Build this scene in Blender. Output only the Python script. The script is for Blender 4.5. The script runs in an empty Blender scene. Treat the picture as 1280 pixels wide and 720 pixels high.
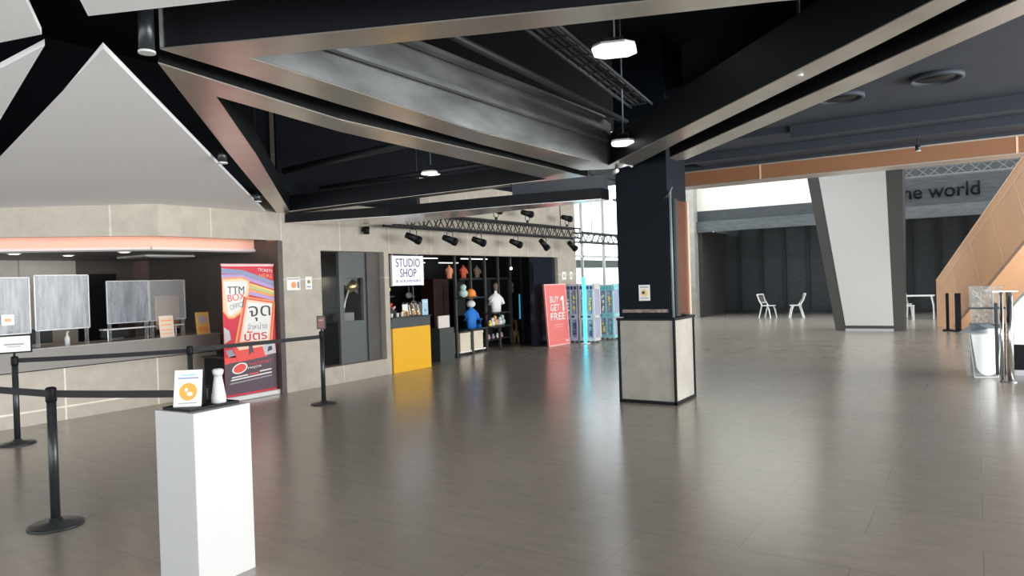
import bpy, math, random
from mathutils import Vector, Matrix
random.seed(7)
PI = math.pi
R = math.radians
SC = bpy.context.scene
COL = SC.collection

# ------------------------------------------------------------------ camera
cam_d = bpy.data.cameras.new('camera')
cam = bpy.data.objects.new('camera', cam_d)
COL.objects.link(cam)
cam_d.sensor_width = 36.0
cam_d.lens = 900.0 / 1280.0 * 36.0
cam_d.clip_end = 300
YAW, PITCH, ROLL = R(32.824), R(-0.537), R(1.833)
fw = Vector((-math.sin(YAW) * math.cos(PITCH), math.cos(YAW) * math.cos(PITCH), math.sin(PITCH)))
rt = Vector((math.cos(YAW), math.sin(YAW), 0))
up = rt.cross(fw)
rt2 = rt * math.cos(ROLL) - up * math.sin(ROLL)
up2 = up * math.cos(ROLL) + rt * math.sin(ROLL)
m = Matrix((rt2, up2, -fw)).transposed().to_4x4()
m.translation = Vector((0, 0, 1.6))
cam.matrix_world = m
SC.camera = cam

# ------------------------------------------------------------------ world / light / exposure
w = bpy.data.worlds.new('daylight')
SC.world = w
w.use_nodes = True
wn = w.node_tree.nodes
bg = wn['Background']
bg.inputs[0].default_value = (0.90, 0.95, 1.0, 1)
bg.inputs[1].default_value = 2.6
SC.view_settings.view_transform = 'Standard'
SC.view_settings.look = 'None'
SC.view_settings.gamma = 1
SC.view_settings.use_curve_mapping = False
SC.view_settings.exposure = 0.62


def area(name, loc, rot, sx, sy, power, color=(1, 1, 1)):
    d = bpy.data.lights.new(name, 'AREA')
    d.shape = 'RECTANGLE'
    d.size, d.size_y, d.energy, d.color = sx, sy, power, color
    o = bpy.data.objects.new(name, d)
    o.location, o.rotation_euler = loc, rot
    COL.objects.link(o)
    return o


# daylight from the glazed side of the hall, right of the view, and from the glazed front behind the camera
area('daylight_side', (8.6, 9, 1.7), (0, R(90), 0), 3.0, 16, 1700, (1.0, 0.99, 0.97))
area('daylight_front', (-2, -5.6, 1.6), (R(90), 0, 0), 12, 2.8, 110, (1.0, 0.98, 0.95))

# ------------------------------------------------------------------ materials
MATS = {}


def mat(name, col, rough=0.5, metal=0.0, var=0.0, vs=4.0, emit=None, es=0.0, spec=None, stretch=None, bump=0.0, rvar=0.0):
    if name in MATS:
        return MATS[name]
    mt = bpy.data.materials.new(name)
    mt.use_nodes = True
    nt = mt.node_tree
    b = nt.nodes['Principled BSDF']
    b.inputs['Base Color'].default_value = (*col, 1)
    b.inputs['Roughness'].default_value = rough
    b.inputs['Metallic'].default_value = metal
    if spec is not None:
        b.inputs['Specular IOR Level'].default_value = spec
    if emit:
        b.inputs['Emission Color'].default_value = (*emit, 1)
        b.inputs['Emission Strength'].default_value = es
    if var > 0 or bump > 0 or rvar > 0:
        tc = nt.nodes.new('ShaderNodeTexCoord')
        mp = nt.nodes.new('ShaderNodeMapping')
        if stretch:
            mp.inputs['Scale'].default_value = stretch
        nz = nt.nodes.new('ShaderNodeTexNoise')
        nz.inputs['Scale'].default_value = vs
        nz.inputs['Detail'].default_value = 5
        nt.links.new(tc.outputs['Object'], mp.inputs[0])
        nt.links.new(mp.outputs[0], nz.inputs['Vector'])
        if var > 0:
            rp = nt.nodes.new('ShaderNodeValToRGB')
            rp.color_ramp.elements[0].position = 0.3
            rp.color_ramp.elements[1].position = 0.7
            rp.color_ramp.elements[0].color = tuple(c * (1 - var) for c in col) + (1,)
            rp.color_ramp.elements[1].color = tuple(min(1, c * (1 + var)) for c in col) + (1,)
            nt.links.new(nz.outputs['Fac'], rp.inputs[0])
            nt.links.new(rp.outputs[0], b.inputs['Base Color'])
        if bump > 0:
            bp = nt.nodes.new('ShaderNodeBump')
            bp.inputs['Strength'].default_value = bump
            bp.inputs['Distance'].default_value = 0.02
            nt.links.new(nz.outputs['Fac'], bp.inputs['Height'])
            nt.links.new(bp.outputs[0], b.inputs['Normal'])
        if rvar > 0:
            mr = nt.nodes.new('ShaderNodeMapRange')
            mr.inputs[3].default_value = max(0, rough - rvar)
            mr.inputs[4].default_value = rough + rvar
            nt.links.new(nz.outputs['Fac'], mr.inputs[0])
            nt.links.new(mr.outputs[0], b.inputs['Roughness'])
    MATS[name] = mt
    return mt


def tile_mat(name, col, mortar, bw, bh, axes, rough, mw=0.01, var=0.08, off=(0, 0), offset=0.0, vs=3.0, stretch=(1, 1, 1), rvar=0.0, spec=0.5, c2=None):
    """brick texture laid over world axes: axes='xy','yz','xz'"""
    mt = bpy.data.materials.new(name)
    mt.use_nodes = True
    nt = mt.node_tree
    N, L = nt.nodes, nt.links
    b = N['Principled BSDF']
    tc = N.new('ShaderNodeTexCoord')
    sp = N.new('ShaderNodeSeparateXYZ')
    cb = N.new('ShaderNodeCombineXYZ')
    L.new(tc.outputs['Object'], sp.inputs[0])
    for i, a in enumerate(axes):
        ad = N.new('ShaderNodeMath')
        ad.operation = 'ADD'
        ad.inputs[1].default_value = off[i]
        L.new(sp.outputs['xyz'.index(a)], ad.inputs[0])
        L.new(ad.outputs[0], cb.inputs[i])
    br = N.new('ShaderNodeTexBrick')
    br.offset = offset
    br.inputs['Scale'].default_value = 1
    br.inputs['Brick Width'].default_value = bw
    br.inputs['Row Height'].default_value = bh
    br.inputs['Mortar Size'].default_value = mw
    br.inputs['Mortar Smooth'].default_value = 0.1
    br.inputs['Color1'].default_value = (*col, 1)
    br.inputs['Color2'].default_value = (*(c2 or tuple(c * 0.93 for c in col)), 1)
    br.inputs['Mortar'].default_value = (*mortar, 1)
    L.new(cb.outputs[0], br.inputs['Vector'])
    mp = N.new('ShaderNodeMapping')
    mp.inputs['Scale'].default_value = stretch
    L.new(tc.outputs['Object'], mp.inputs[0])
    nz = N.new('ShaderNodeTexNoise')
    nz.inputs['Scale'].default_value = vs
    nz.inputs['Detail'].default_value = 8
    nz.inputs['Roughness'].default_value = 0.6
    L.new(mp.outputs[0], nz.inputs['Vector'])
    mr = N.new('ShaderNodeMapRange')
    mr.inputs[1].default_value = 0.3
    mr.inputs[2].default_value = 0.7
    mr.inputs[3].default_value = 1 - var
    mr.inputs[4].default_value = 1 + var
    L.new(nz.outputs['Fac'], mr.inputs[0])
    mx = N.new('ShaderNodeVectorMath')
    mx.operation = 'SCALE'
    L.new(br.outputs['Color'], mx.inputs[0])
    L.new(mr.outputs[0], mx.inputs['Scale'])
    L.new(mx.outputs[0], b.inputs['Base Color'])
    b.inputs['Roughness'].default_value = rough
    b.inputs['Specular IOR Level'].default_value = spec
    if rvar:
        m2 = N.new('ShaderNodeMapRange')
        m2.inputs[3].default_value = rough - rvar
        m2.inputs[4].default_value = rough + rvar
        L.new(nz.outputs['Fac'], m2.inputs[0])
        L.new(m2.outputs[0], b.inputs['Roughness'])
    MATS[name] = mt
    return mt


def glass_mat(name, tint, opacity, diff=(0.8, 0.8, 0.8), rough=0.05, film=0.0):
    mt = bpy.data.materials.new(name)
    mt.use_nodes = True
    N, L = mt.node_tree.nodes, mt.node_tree.links
    N.clear()
    out = N.new('ShaderNodeOutputMaterial')
    tr = N.new('ShaderNodeBsdfTransparent')
    tr.inputs[0].default_value = (*tint, 1)
    p = N.new('ShaderNodeBsdfPrincipled')
    p.inputs['Base Color'].default_value = (*diff, 1)
    p.inputs['Roughness'].default_value = rough
    mix = N.new('ShaderNodeMixShader')
    mix.inputs[0].default_value = opacity
    if film:
        tc = N.new('ShaderNodeTexCoord')
        mp = N.new('ShaderNodeMapping')
        mp.inputs['Scale'].default_value = (9, 9, 1.2)
        nz = N.new('ShaderNodeTexNoise')
        nz.inputs['Scale'].default_value = 2.0
        mr = N.new('ShaderNodeMapRange')
        mr.inputs[1].default_value = 0.3
        mr.inputs[2].default_value = 0.7
        mr.inputs[3].default_value = opacity - film
        mr.inputs[4].default_value = opacity + film
        L.new(tc.outputs['Object'], mp.inputs[0])
        L.new(mp.outputs[0], nz.inputs['Vector'])
        L.new(nz.outputs['Fac'], mr.inputs[0])
        L.new(mr.outputs[0], mix.inputs[0])
    L.new(tr.outputs[0], mix.inputs[1])
    L.new(p.outputs[0], mix.inputs[2])
    L.new(mix.outputs[0], out.inputs[0])
    MATS[name] = mt
    return mt


FLOOR = tile_mat('floor_tiles', (0.325, 0.288, 0.243), (0.24, 0.212, 0.178), 1.2, 0.6, 'xy', 0.235, 0.003, 0.075, offset=0.5, vs=4, stretch=(1, 3, 1), rvar=0.03, spec=1.0)
FLOOR.node_tree.nodes['Principled BSDF'].inputs['IOR'].default_value = 1.7
STONE = tile_mat('beige_stone_tiles', (0.43, 0.39, 0.325), (0.58, 0.54, 0.46), 1.2, 1.9, 'yz', 0.45, 0.010, 0.12, off=(-0.15, 0.16), vs=5)
STONE_LOW = tile_mat('beige_counter_tiles', (0.43, 0.39, 0.325), (0.72, 0.68, 0.58), 1.25, 0.9, 'yz', 0.42, 0.012, 0.10, off=(0.35, 0.73), vs=5)
STONE_XZ = tile_mat('beige_stone_box', (0.34, 0.325, 0.28), (0.34, 0.325, 0.28), 9, 9, 'xz', 0.4, 0.0, 0.15, off=(4, 4), vs=4)
BROWN = mat('dark_brown_laminate', (0.075, 0.062, 0.055), 0.45, var=0.15, vs=3)
BLACK = mat('black_paint', (0.004, 0.005, 0.007), 0.5, spec=0.2)
VOID = mat('matt_black_ceiling', (0.007, 0.009, 0.013), 0.8, spec=0.15, var=0.2, vs=2)
VOID2 = mat('charcoal_ceiling', (0.032, 0.040, 0.054), 0.7, spec=0.3, var=0.1, vs=3)
GREYSTEEL = mat('grey_steel_primer', (0.17, 0.18, 0.185), 0.5, 0.3, var=0.35, vs=6, stretch=(1, 0.3, 1))
BRUSHED = mat('brushed_metal_plate', (0.66, 0.61, 0.54), 0.28, 0.85, var=0.08, vs=3)
WHITEP = mat('white_ceiling_board', (0.88, 0.88, 0.88), 0.6)
WHITE = mat('white_paint', (0.80, 0.80, 0.78), 0.4)
WHITEG = mat('white_gloss', (0.60, 0.60, 0.60), 0.35)
CREAM = mat('cream_wall', (0.80, 0.78, 0.68), 0.7)
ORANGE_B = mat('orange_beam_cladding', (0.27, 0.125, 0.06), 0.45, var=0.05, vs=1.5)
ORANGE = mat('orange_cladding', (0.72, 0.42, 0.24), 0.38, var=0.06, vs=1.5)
ORANGE_J = mat('orange_cladding_joint', (0.80, 0.55, 0.36), 0.4)
COPPER = mat('copper_panel', (0.11, 0.042, 0.025), 0.25, 0.5)
GREYC = mat('grey_rough_concrete', (0.046, 0.053, 0.057), 0.75, var=0.25, vs=3, stretch=(1, 1, 6), bump=0.3)
GREYD = mat('dark_stage_panel', (0.046, 0.056, 0.062), 0.6, var=0.35, vs=3, stretch=(1, 1, 7), bump=0.3)
GREYL = mat('light_grey_ledge', (0.088, 0.10, 0.105), 0.7, var=0.2, vs=4, stretch=(1, 1, 4))
COLW = mat('pale_grey_column_face', (0.50, 0.51, 0.49), 0.5)
COLD = mat('dark_column_edge', (0.045, 0.045, 0.042), 0.5)
CHROME = mat('polished_steel', (0.72, 0.73, 0.74), 0.18, 1.0)
STEEL = mat('satin_steel', (0.45, 0.46, 0.47), 0.35, 1.0)
CHAR = mat('charcoal_metal', (0.028, 0.033, 0.036), 0.32, 0.3)
GREYP = mat('grey_panel', (0.115, 0.125, 0.125), 0.45)
GREYP2 = mat('grey_brown_panel', (0.095, 0.085, 0.075), 0.5, var=0.15, vs=4)
GREYB = mat('counter_grey', (0.22, 0.21, 0.19), 0.4)
YEL = mat('yellow_panel', (0.80, 0.43, 0.015), 0.35)
RED = mat('red_print', (0.62, 0.02, 0.05), 0.4)
REDL = mat('bright_red', (0.80, 0.08, 0.07), 0.4)
ORP = mat('orange_print', (0.85, 0.35, 0.12), 0.4)
PEACH = mat('peach_print', (0.88, 0.62, 0.42), 0.4)
PAPER = mat('paper_white', (0.82, 0.81, 0.79), 0.5)
PURP = mat('dark_purple_print', (0.085, 0.050, 0.070), 0.4)
INK = mat('dark_ink', (0.05, 0.05, 0.06), 0.5)
INKG = mat('grey_ink', (0.30, 0.30, 0.33), 0.5)
LIL = mat('lilac_print', (0.42, 0.34, 0.62), 0.4)
BLG = mat('blue_grey_print', (0.25, 0.30, 0.48), 0.4)
GRN = mat('green_print', (0.45, 0.58, 0.22), 0.4)
YLP = mat('yellow_print', (0.85, 0.62, 0.18), 0.4)
GOLD = mat('gold_metal', (0.80, 0.58, 0.25), 0.28, 1.0)
BLUE = mat('bright_blue_cloth', (0.01, 0.16, 0.55), 0.7)
LBLUE = mat('pale_blue_print', (0.38, 0.60, 0.75), 0.5)
ORC = mat('orange_cloth', (0.80, 0.25, 0.04), 0.7)
REDC = mat('red_orange_cloth', (0.65, 0.12, 0.06), 0.8)
BRC = mat('brown_cloth', (0.16, 0.10, 0.07), 0.8)
WHC = mat('white_cloth', (0.72, 0.72, 0.70), 0.8)
TANC = mat('tan_plush', (0.60, 0.36, 0.14), 0.9)
CREAMB = mat('cream_box', (0.68, 0.60, 0.48), 0.5)
PINKP = mat('coral_pink_board', (0.74, 0.17, 0.15), 0.4)
PINKL = mat('pale_pink_edge', (0.85, 0.50, 0.46), 0.4)
TEAL = mat('teal_panel', (0.12, 0.50, 0.58), 0.4)
LAV = mat('lavender_white_panel', (0.62, 0.62, 0.72), 0.35)
NAVY = mat('navy_print', (0.03, 0.04, 0.16), 0.4)
LAMP_E = mat('lamp_diffuser', (0.8, 0.8, 0.8), 0.4, emit=(1, 0.99, 0.96), es=1.1)
DOWN_E = mat('downlight_glow', (0.9, 0.9, 0.8), 0.4, emit=(1, 0.93, 0.78), es=9)
TUBE_E = mat('shop_tube_glow', (0.9, 0.9, 0.9), 0.4, emit=(1, 0.97, 0.92), es=2.5)
SIGN_E = mat('lit_sign_face', (0.62, 0.62, 0.74), 0.4, emit=(0.84, 0.86, 1.0), es=0.32)
COVE_E = mat('cove_led_strip', (0.9, 0.6, 0.5), 0.4, emit=(1, 0.42, 0.26), es=5.5)
CYAN_E = mat('cyan_led_post', (0.1, 0.8, 0.9), 0.4, emit=(0.05, 0.75, 0.95), es=1.4)
CASE_E = mat('warm_case_light', (0.9, 0.8, 0.6), 0.4, emit=(1, 0.8, 0.5), es=5)
ACRY = glass_mat('clear_acrylic', (0.93, 0.96, 0.96), 0.16, (0.75, 0.8, 0.82))
FILM = glass_mat('filmed_acrylic', (0.90, 0.93, 0.95), 0.50, (0.27, 0.31, 0.35), 0.2, film=0.18)
GLASS = glass_mat('window_glass', (0.97, 0.98, 0.98), 0.04, (0.1, 0.1, 0.1), 0.02)
FROST = glass_mat('frosted_panel', (0.9, 0.95, 0.93), 0.88, (0.93, 0.96, 0.94), 0.3)
CRUMP = glass_mat('crumpled_plastic', (0.95, 0.95, 0.93), 0.6, (0.75, 0.73, 0.68), 0.15)


# ------------------------------------------------------------------ mesh helpers
class M:
    def __init__(s):
        s.v, s.f = [], []

    def add(s, vs, fs):
        n = len(s.v)
        s.v += [tuple(v) for v in vs]
        s.f += [tuple(i + n for i in f) for f in fs]
        return s

    def box(s, x0, x1, y0, y1, z0, z1):
        x0, x1 = min(x0, x1), max(x0, x1)
        y0, y1 = min(y0, y1), max(y0, y1)
        z0, z1 = min(z0, z1), max(z0, z1)
        return s.add([(x0, y0, z0), (x1, y0, z0), (x1, y1, z0), (x0, y1, z0), (x0, y0, z1), (x1, y0, z1), (x1, y1, z1), (x0, y1, z1)],
                     [(3, 2, 1, 0), (4, 5, 6, 7), (0, 1, 5, 4), (1, 2, 6, 5), (2, 3, 7, 6), (3, 0, 4, 7)])

    def hexa(s, b, t):
        return s.add(list(b) + list(t), [(3, 2, 1, 0), (4, 5, 6, 7), (0, 1, 5, 4), (1, 2, 6, 5), (2, 3, 7, 6), (3, 0, 4, 7)])

    def prism(s, poly, z0, z1):
        """vertical prism; z0/z1 numbers or functions of (x, y)"""
        a = sum(poly[i][0] * poly[(i + 1) % len(poly)][1] - poly[(i + 1) % len(poly)][0] * poly[i][1] for i in range(len(poly)))
        if a < 0:
            poly = poly[::-1]
        f0 = z0 if callable(z0) else (lambda x, y: z0)
        f1 = z1 if callable(z1) else (lambda x, y: z1)
        n = len(poly)
        vs = [(x, y, f0(x, y)) for x, y in poly] + [(x, y, f1(x, y)) for x, y in poly]
        fs = [tuple(range(n - 1, -1, -1)), tuple(range(n, 2 * n))] + [(i, (i + 1) % n, n + (i + 1) % n, n + i) for i in range(n)]
        return s.add(vs, fs)

    def extr(s, pts, d):
        """planar polygon of 3D points, extruded along vector d"""
        n = len(pts)
        d = Vector(d)
        vs = [Vector(p) for p in pts] + [Vector(p) + d for p in pts]
        return s.add(vs, [tuple(range(n - 1, -1, -1)), tuple(range(n, 2 * n))] + [(i, (i + 1) % n, n + (i + 1) % n, n + i) for i in range(n)])

    def cyl(s, p0, p1, r0, r1=None, n=16):
        r1 = r0 if r1 is None else r1
        p0, p1 = Vector(p0), Vector(p1)
        d = (p1 - p0).normalized()
        a = d.orthogonal().normalized()
        b = d.cross(a)
        vs = []
        for p, r in ((p0, r0), (p1, r1)):
            for i in range(n):
                t = 2 * PI * i / n
                vs.append(p + a * r * math.cos(t) + b * r * math.sin(t))
        fs = [(i, (i + 1) % n, n + (i + 1) % n, n + i) for i in range(n)] + [tuple(range(n - 1, -1, -1)), tuple(range(n, 2 * n))]
        return s.add(vs, fs)

    def tube(s, pts, r, n=8):
        pts = [Vector(p) for p in pts]
        vs, fs = [], []
        for k, p in enumerate(pts):
            d = (pts[min(k + 1, len(pts) - 1)] - pts[max(k - 1, 0)]).normalized()
            ref = Vector((0, 0, 1)) if abs(d.z) < 0.9 else Vector((0, 1, 0))
            a = d.cross(ref).normalized()
            b = d.cross(a)
            for i in range(n):
                t = 2 * PI * i / n
                vs.append(p + a * r * math.cos(t) + b * r * math.sin(t))
        for k in range(len(pts) - 1):
            for i in range(n):
                fs.append((k * n + i, k * n + (i + 1) % n, (k + 1) * n + (i + 1) % n, (k + 1) * n + i))
        fs += [tuple(range(n - 1, -1, -1)), tuple((len(pts) - 1) * n + i for i in range(n))]
        return s.add(vs, fs)

    def lathe(s, prof, c=(0, 0), n=24, sx=1, sy=1):
        vs, fs = [], []
        for r, z in prof:
            for i in range(n):
                t = 2 * PI * i / n
                vs.append((c[0] + r * math.cos(t) * sx, c[1] + r * math.sin(t) * sy, z))
        for k in range(len(prof) - 1):
            for i in range(n):
                fs.append((k * n + i, k * n + (i + 1) % n, (k + 1) * n + (i + 1) % n, (k + 1) * n + i))
        fs += [tuple(range(n - 1, -1, -1)), tuple((len(prof) - 1) * n + i for i in range(n))]
        return s.add(vs, fs)

    def ball(s, c, r, sx=1, sy=1, sz=1, n=14):
        prof = [(max(1e-4, r * math.sin(PI * k / 8)), -r * math.cos(PI * k / 8)) for k in range(9)]
        vs, fs = [], []
        for q, z in prof:
            for i in range(n):
                t = 2 * PI * i / n
                vs.append((c[0] + q * math.cos(t) * sx, c[1] + q * math.sin(t) * sy, c[2] + z * sz))
        for k in range(8):
            for i in range(n):
                fs.append((k * n + i, k * n + (i + 1) % n, (k + 1) * n + (i + 1) % n, (k + 1) * n + i))
        return s.add(vs, fs)

    def build(s, name, m_, parent=None, smooth=False, bevel=0.0, loc=None):
        me = bpy.data.meshes.new(name)
        me.from_pydata(s.v, [], s.f)
        me.validate()
        me.materials.append(m_)
        if smooth:
            me.polygons.foreach_set('use_smooth', [len(p.vertices) <= 4 for p in me.polygons])
        o = bpy.data.objects.new(name, me)
        COL.objects.link(o)
        if parent is not None:
            o.parent = parent
        if loc:
            o.location = loc
        if bevel:
            b = o.modifiers.new('bevel', 'BEVEL')
            b.width = bevel
            b.segments = 2
            b.limit_method = 'ANGLE'
        return o


def tag(o, label, cat, group=None, kind=None):
    o['label'] = label
    o['category'] = cat
    if group:
        o['group'] = group
    if kind:
        o['kind'] = kind
    return o


def thing(name, label, cat, loc=(0, 0, 0), rz=0.0, group=None):
    o = bpy.data.objects.new(name, None)
    COL.objects.link(o)
    o.location = loc
    o.rotation_euler = (0, 0, rz)
    o.empty_display_size = 0.1
    return tag(o, label, cat, group)


def struct(o):
    o['kind'] = 'structure'
    return o


def text(body, mt, fit, loc, rot, parent=None, name='lettering', extrude=0.002, shear=0.0, world=True, align=True, bold=0.0):
    """lettering scaled to fit=(width, height); loc is its lower-left corner"""
    c = bpy.data.curves.new(name, 'FONT')
    c.body = body
    c.extrude = 0
    c.shear = shear
    c.offset = bold
    t = bpy.data.objects.new('tmp_text', c)
    COL.objects.link(t)
    bpy.context.view_layer.update()
    dg = bpy.context.evaluated_depsgraph_get()
    me = bpy.data.meshes.new_from_object(t.evaluated_get(dg))
    bpy.data.objects.remove(t)
    me.name = name
    if not me.vertices:
        me.from_pydata([(0, 0, 0), (1, 0, 0), (1, 1, 0)], [], [(0, 1, 2)])
    xs = [v.co.x for v in me.vertices]
    ys = [v.co.y for v in me.vertices]
    sx = fit[0] / max(1e-6, max(xs) - min(xs))
    sy = fit[1] / max(1e-6, max(ys) - min(ys))
    x0, y0 = min(xs), min(ys)
    for v in me.vertices:
        v.co.x = (v.co.x - x0) * sx
        v.co.y = (v.co.y - y0) * sy
    me.materials.clear()
    me.materials.append(mt)
    o = bpy.data.objects.new(name, me)
    COL.objects.link(o)
    o.location = loc
    o.rotation_euler = rot
    if parent is not None:
        o.parent = parent
    so = o.modifiers.new('thick', 'SOLIDIFY')
    so.thickness = max(0.001, extrude)
    so.offset = 1
    return o


FX = (R(90), 0, R(90))     # writing that faces +x
FY = (R(90), 0, 0)         # writing that faces -y


def zc(x, y=0):            # the folded ceiling falls gently towards the left wall
    return 3.0 + 0.053 * (min(x, -4.2) + 4.2)


# ================================================================== SETTING
struct(M().box(-14, 12, -6, 34, -0.2, 0).build('floor', FLOOR))

XW = -8.9
wl = M()
wl.box(XW - 0.25, XW, 7.28, 8.12, 0, 4.6)
wl.box(XW - 0.25, XW, 8.12, 9.60, 0, 0.285)
wl.box(XW - 0.25, XW, 8.12, 9.60, 2.195, 4.6)
wl.box(XW - 0.25, XW, 9.60, 9.72, 0, 4.6)
wl.box(XW - 0.25, XW, 9.72, 15.97, 2.17, 4.6)
wl.box(XW - 0.25, XW, 15.97, 16.97, 0, 4.6)
struct(wl.build('wall_left', STONE))
# header over the box office, turning back towards the left
hd = M()
path = [(XW, 7.28), (XW, 5.38), (-10.0, 4.0), (-11.6, 2.0), (-11.6, -6)]
for (a, b) in zip(path[:-1], path[1:]):
    a, b = Vector(a), Vector(b)
    d = (b - a).normalized()
    nrm = Vector((d.y, -d.x)) * 0.06       # away from the hall
    if nrm.x > 0:
        nrm = -nrm
    hd.prism([a, b, b + nrm, a + nrm], 2.335, 3.0)
struct(hd.build('trim_1', STONE))
# dropped soffit behind the header, its lit front board and white lip
cp = [(-9.45, 7.275), (-9.45, 5.6), (-10.45, 4.34), (-12.55, 1.7)]
cv, lip, led = M(), M(), M()
for (a, b) in zip(cp[:-1], cp[1:]):
    a, b = Vector(a), Vector(b)
    d = (b - a).normalized()
    nrm = Vector((d.y, -d.x))
    if nrm.x > 0:
        nrm = -nrm
    cv.prism([a, b, b + nrm * 0.04, a + nrm * 0.04], 2.225, 2.75)
    lip.prism([a - nrm * 0.03, b - nrm * 0.03, b + nrm * 0.04, a + nrm * 0.04], 2.19, 2.225)
struct(cv.build('trim_2', mat('peach_cove_board', (0.78, 0.50, 0.40), 0.5)))
struct(lip.build('trim_3', WHITEG))
for (a, b) in zip(path[:3], path[1:4]):
    a, b = Vector(a), Vector(b)
    d = (b - a).normalized()
    nrm = Vector((d.y, -d.x))
    if nrm.x > 0:
        nrm = -nrm
    led.prism([a + nrm * 0.07, b + nrm * 0.07, b + nrm * 0.10, a + nrm * 0.10], 2.37, 2.40)
led_o = led.build('led_strip', COVE_E)
tag(led_o, 'peach glowing light strip hidden behind the stone header over the box office', 'light strip')
struct(M().prism([(-9.46, 7.27), (-9.46, 5.6), (-10.46, 4.34), (-12.55, 1.7), (-12.6, 1.7), (-12.6, 7.27)], 2.172, 2.25).build('trim_4', mat('soffit_grey', (0.20, 0.21, 0.21), 0.5)))
struct(M().box(-12.7, XW + 0.002, 7.272, 7.36, 0, 2.334).box(-12.7, XW - 0.26, 7.272, 7.36, 2.334, 3.0).build('wall_right', BROWN))
bw = M()
bw.box(-12.75, -12.6, -2, 6.15, 0, 3.0)
struct(bw.build('wall_back', tile_mat('beige_back_panels', (0.46, 0.42, 0.36), (0.25, 0.23, 0.2), 1.1, 3.5, 'yz', 0.5, 0.012, 0.1, off=(0.2, 0.5))))
struct(M().box(-12.75, -12.6, 6.15, 7.28, 0, 3.0).build('trim_5', BROWN))
struct(M().box(-12.6, -12.57, 6.16, 6.80, 0, 1.95).build('door_1', BLACK))
struct(M().box(-12.6, -12.35, 7.12, 7.28, 0, 2.17).build('trim_6', mat('reddish_brown_pilaster', (0.16, 0.105, 0.09), 0.5)))

# black upper ceiling of the hall and added bulkheads that keep daylight out
cb = M()
cb.box(-13, 9, 0.3, 9.0, 4.6, 4.8)
cb.box(-13, 9, 9.0, 13.6, 4.6, 4.8)
cb.box(-13, -7.2, 13.6, 21.5, 4.6, 4.8)
struct(cb.build('ceiling', VOID))
struct(M().box(-13, 9, -6, 0.3, 3.03, 3.3).box(-13, 9, 0.2, 0.3, 3.03, 4.7).build('void_light_block', VOID))  # unseen slab and bulkhead, added so no daylight reaches the ceiling void
struct(M().box(8.9, 9.1, 0.2, 13.6, 3.2, 4.7).build('side_light_block', VOID))  # unseen, added to cap the daylight opening on the right
struct(M().box(-9.06, -9.0, 0.3, 7.6, 2.84, 4.7).build('trim_17', VOID))
# lower charcoal ceiling in front of the orange beam with its two steps
lc = M()
lc.prism([(-3.0, 9.3), (-0.4, 6.2), (1.4, 4.2), (9, 4.2), (9, 10.9), (-3.0, 10.9)], 3.7, 3.8)
lc.box(-2.2, 9, 10.9, 11.0, 3.52, 3.8)
lc.box(-4.2, 9, 11.0, 13.45, 3.62, 3.8)
lc.box(-4.2, 9, 11.9, 12.05, 3.50, 3.62)
lc.box(-4.78, 9, 13.38, 13.45, 3.575, 3.8)
lc.box(-4.78, 9, 13.45, 13.9, 3.575, 9.0)
lc.box(-4.25, -2.2, 10.95, 11, 3.62, 4.7)
lc.box(-4.25, -4.2, 10.95, 13.6, 3.62, 4.7)
struct(lc.build('trim_7', VOID2))
# black bulkhead above the stone wall
struct(M().box(XW, XW + 0.04, 7.28, 10.6, 2.98, 4.6).box(XW, XW + 0.04, 10.6, 16.9, 3.64, 4.6).build('trim_8', VOID))
# orange beam crossing the hall
ob = thing('orange_beam', 'long orange clad beam crossing the hall behind the black pillar', 'beam', (0, 13.4, 3.29))
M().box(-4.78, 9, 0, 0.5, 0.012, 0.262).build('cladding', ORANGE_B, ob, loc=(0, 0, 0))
M().box(-4.78, 9, -0.012, 0.5, 0.262, 0.285).build('top_trim', mat('pale_metal_trim', (0.55, 0.50, 0.44), 0.35, 0.6), ob)
M().box(-4.78, 9, -0.012, 0.5, 0.0, 0.012).build('bottom_trim', MATS['pale_metal_trim'], ob)
jm = M()
for x in (-3.25, 0.55):
    jm.box(x, x + 0.03, -0.006, 0.0, 0.012, 0.262)
jm.build('joint', ORANGE_J, ob)

# ---- stage end
st = M()
st.box(-9.6, -8.9, 26.6, 27.0, 0, 9)          # pier left of opening
struct(st.build('wall_stage', tile_mat('stage_pier_stone', (0.34, 0.33, 0.29), (0.3, 0.3, 0.26), 2, 3.2, 'xz', 0.6, 0.01, 0.15, vs=4)))
struct(M().box(-9.2, 9, 27.0, 27.4, 3.28, 4.03).box(-3.4, 9, 27.1, 27.4, 4.03, 9).build('trim_9', GREYC))
struct(M().box(-8.9, 9, 26.85, 27.0, 3.22, 3.62).build('trim_10', GREYL))
struct(M().box(-9.6, -3.4, 27.0, 27.4, 4.03, 9).build('wall_cream', CREAM))
rb = M()
rb.box(-9.2, 9, 30.0, 30.2, 0, 4)
struct(rb.build('wall_far', GREYD))
rb = M()
for k in range(19):
    x = -8.2 + k * 0.88
    rb.box(x, x + 0.10, 29.9, 30.0, 0, 4)
rb.box(-8.9, 9, 29.86, 30.0, 0, 0.12)
struct(rb.build('trim_11', mat('stage_rib_dark', (0.022, 0.028, 0.032), 0.6)))
struct(M().box(-8.95, -8.75, 27.0, 30.0, 0, 3.3).build('trim_12', mat('stage_return', (0.05, 0.048, 0.043), 0.6)))
struct(M().box(-9.2, 9, 27.4, 30.2, 3.6, 3.75).build('trim_13', VOID))
struct(M().box(-14, 9, 13.9, 21.0, 8.8, 9).build('ceiling_atrium', WHITEP))  # unseen added roof, cut short so sky light falls on the stage end
text('the world', mat('sign_letters_dark', (0.004, 0.005, 0.006), 0.7, spec=0.1), (2.36, 0.44), (-2.20, 26.99, 3.86), FY, None, 'wall_lettering', 0.03, bold=0.008)
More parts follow.
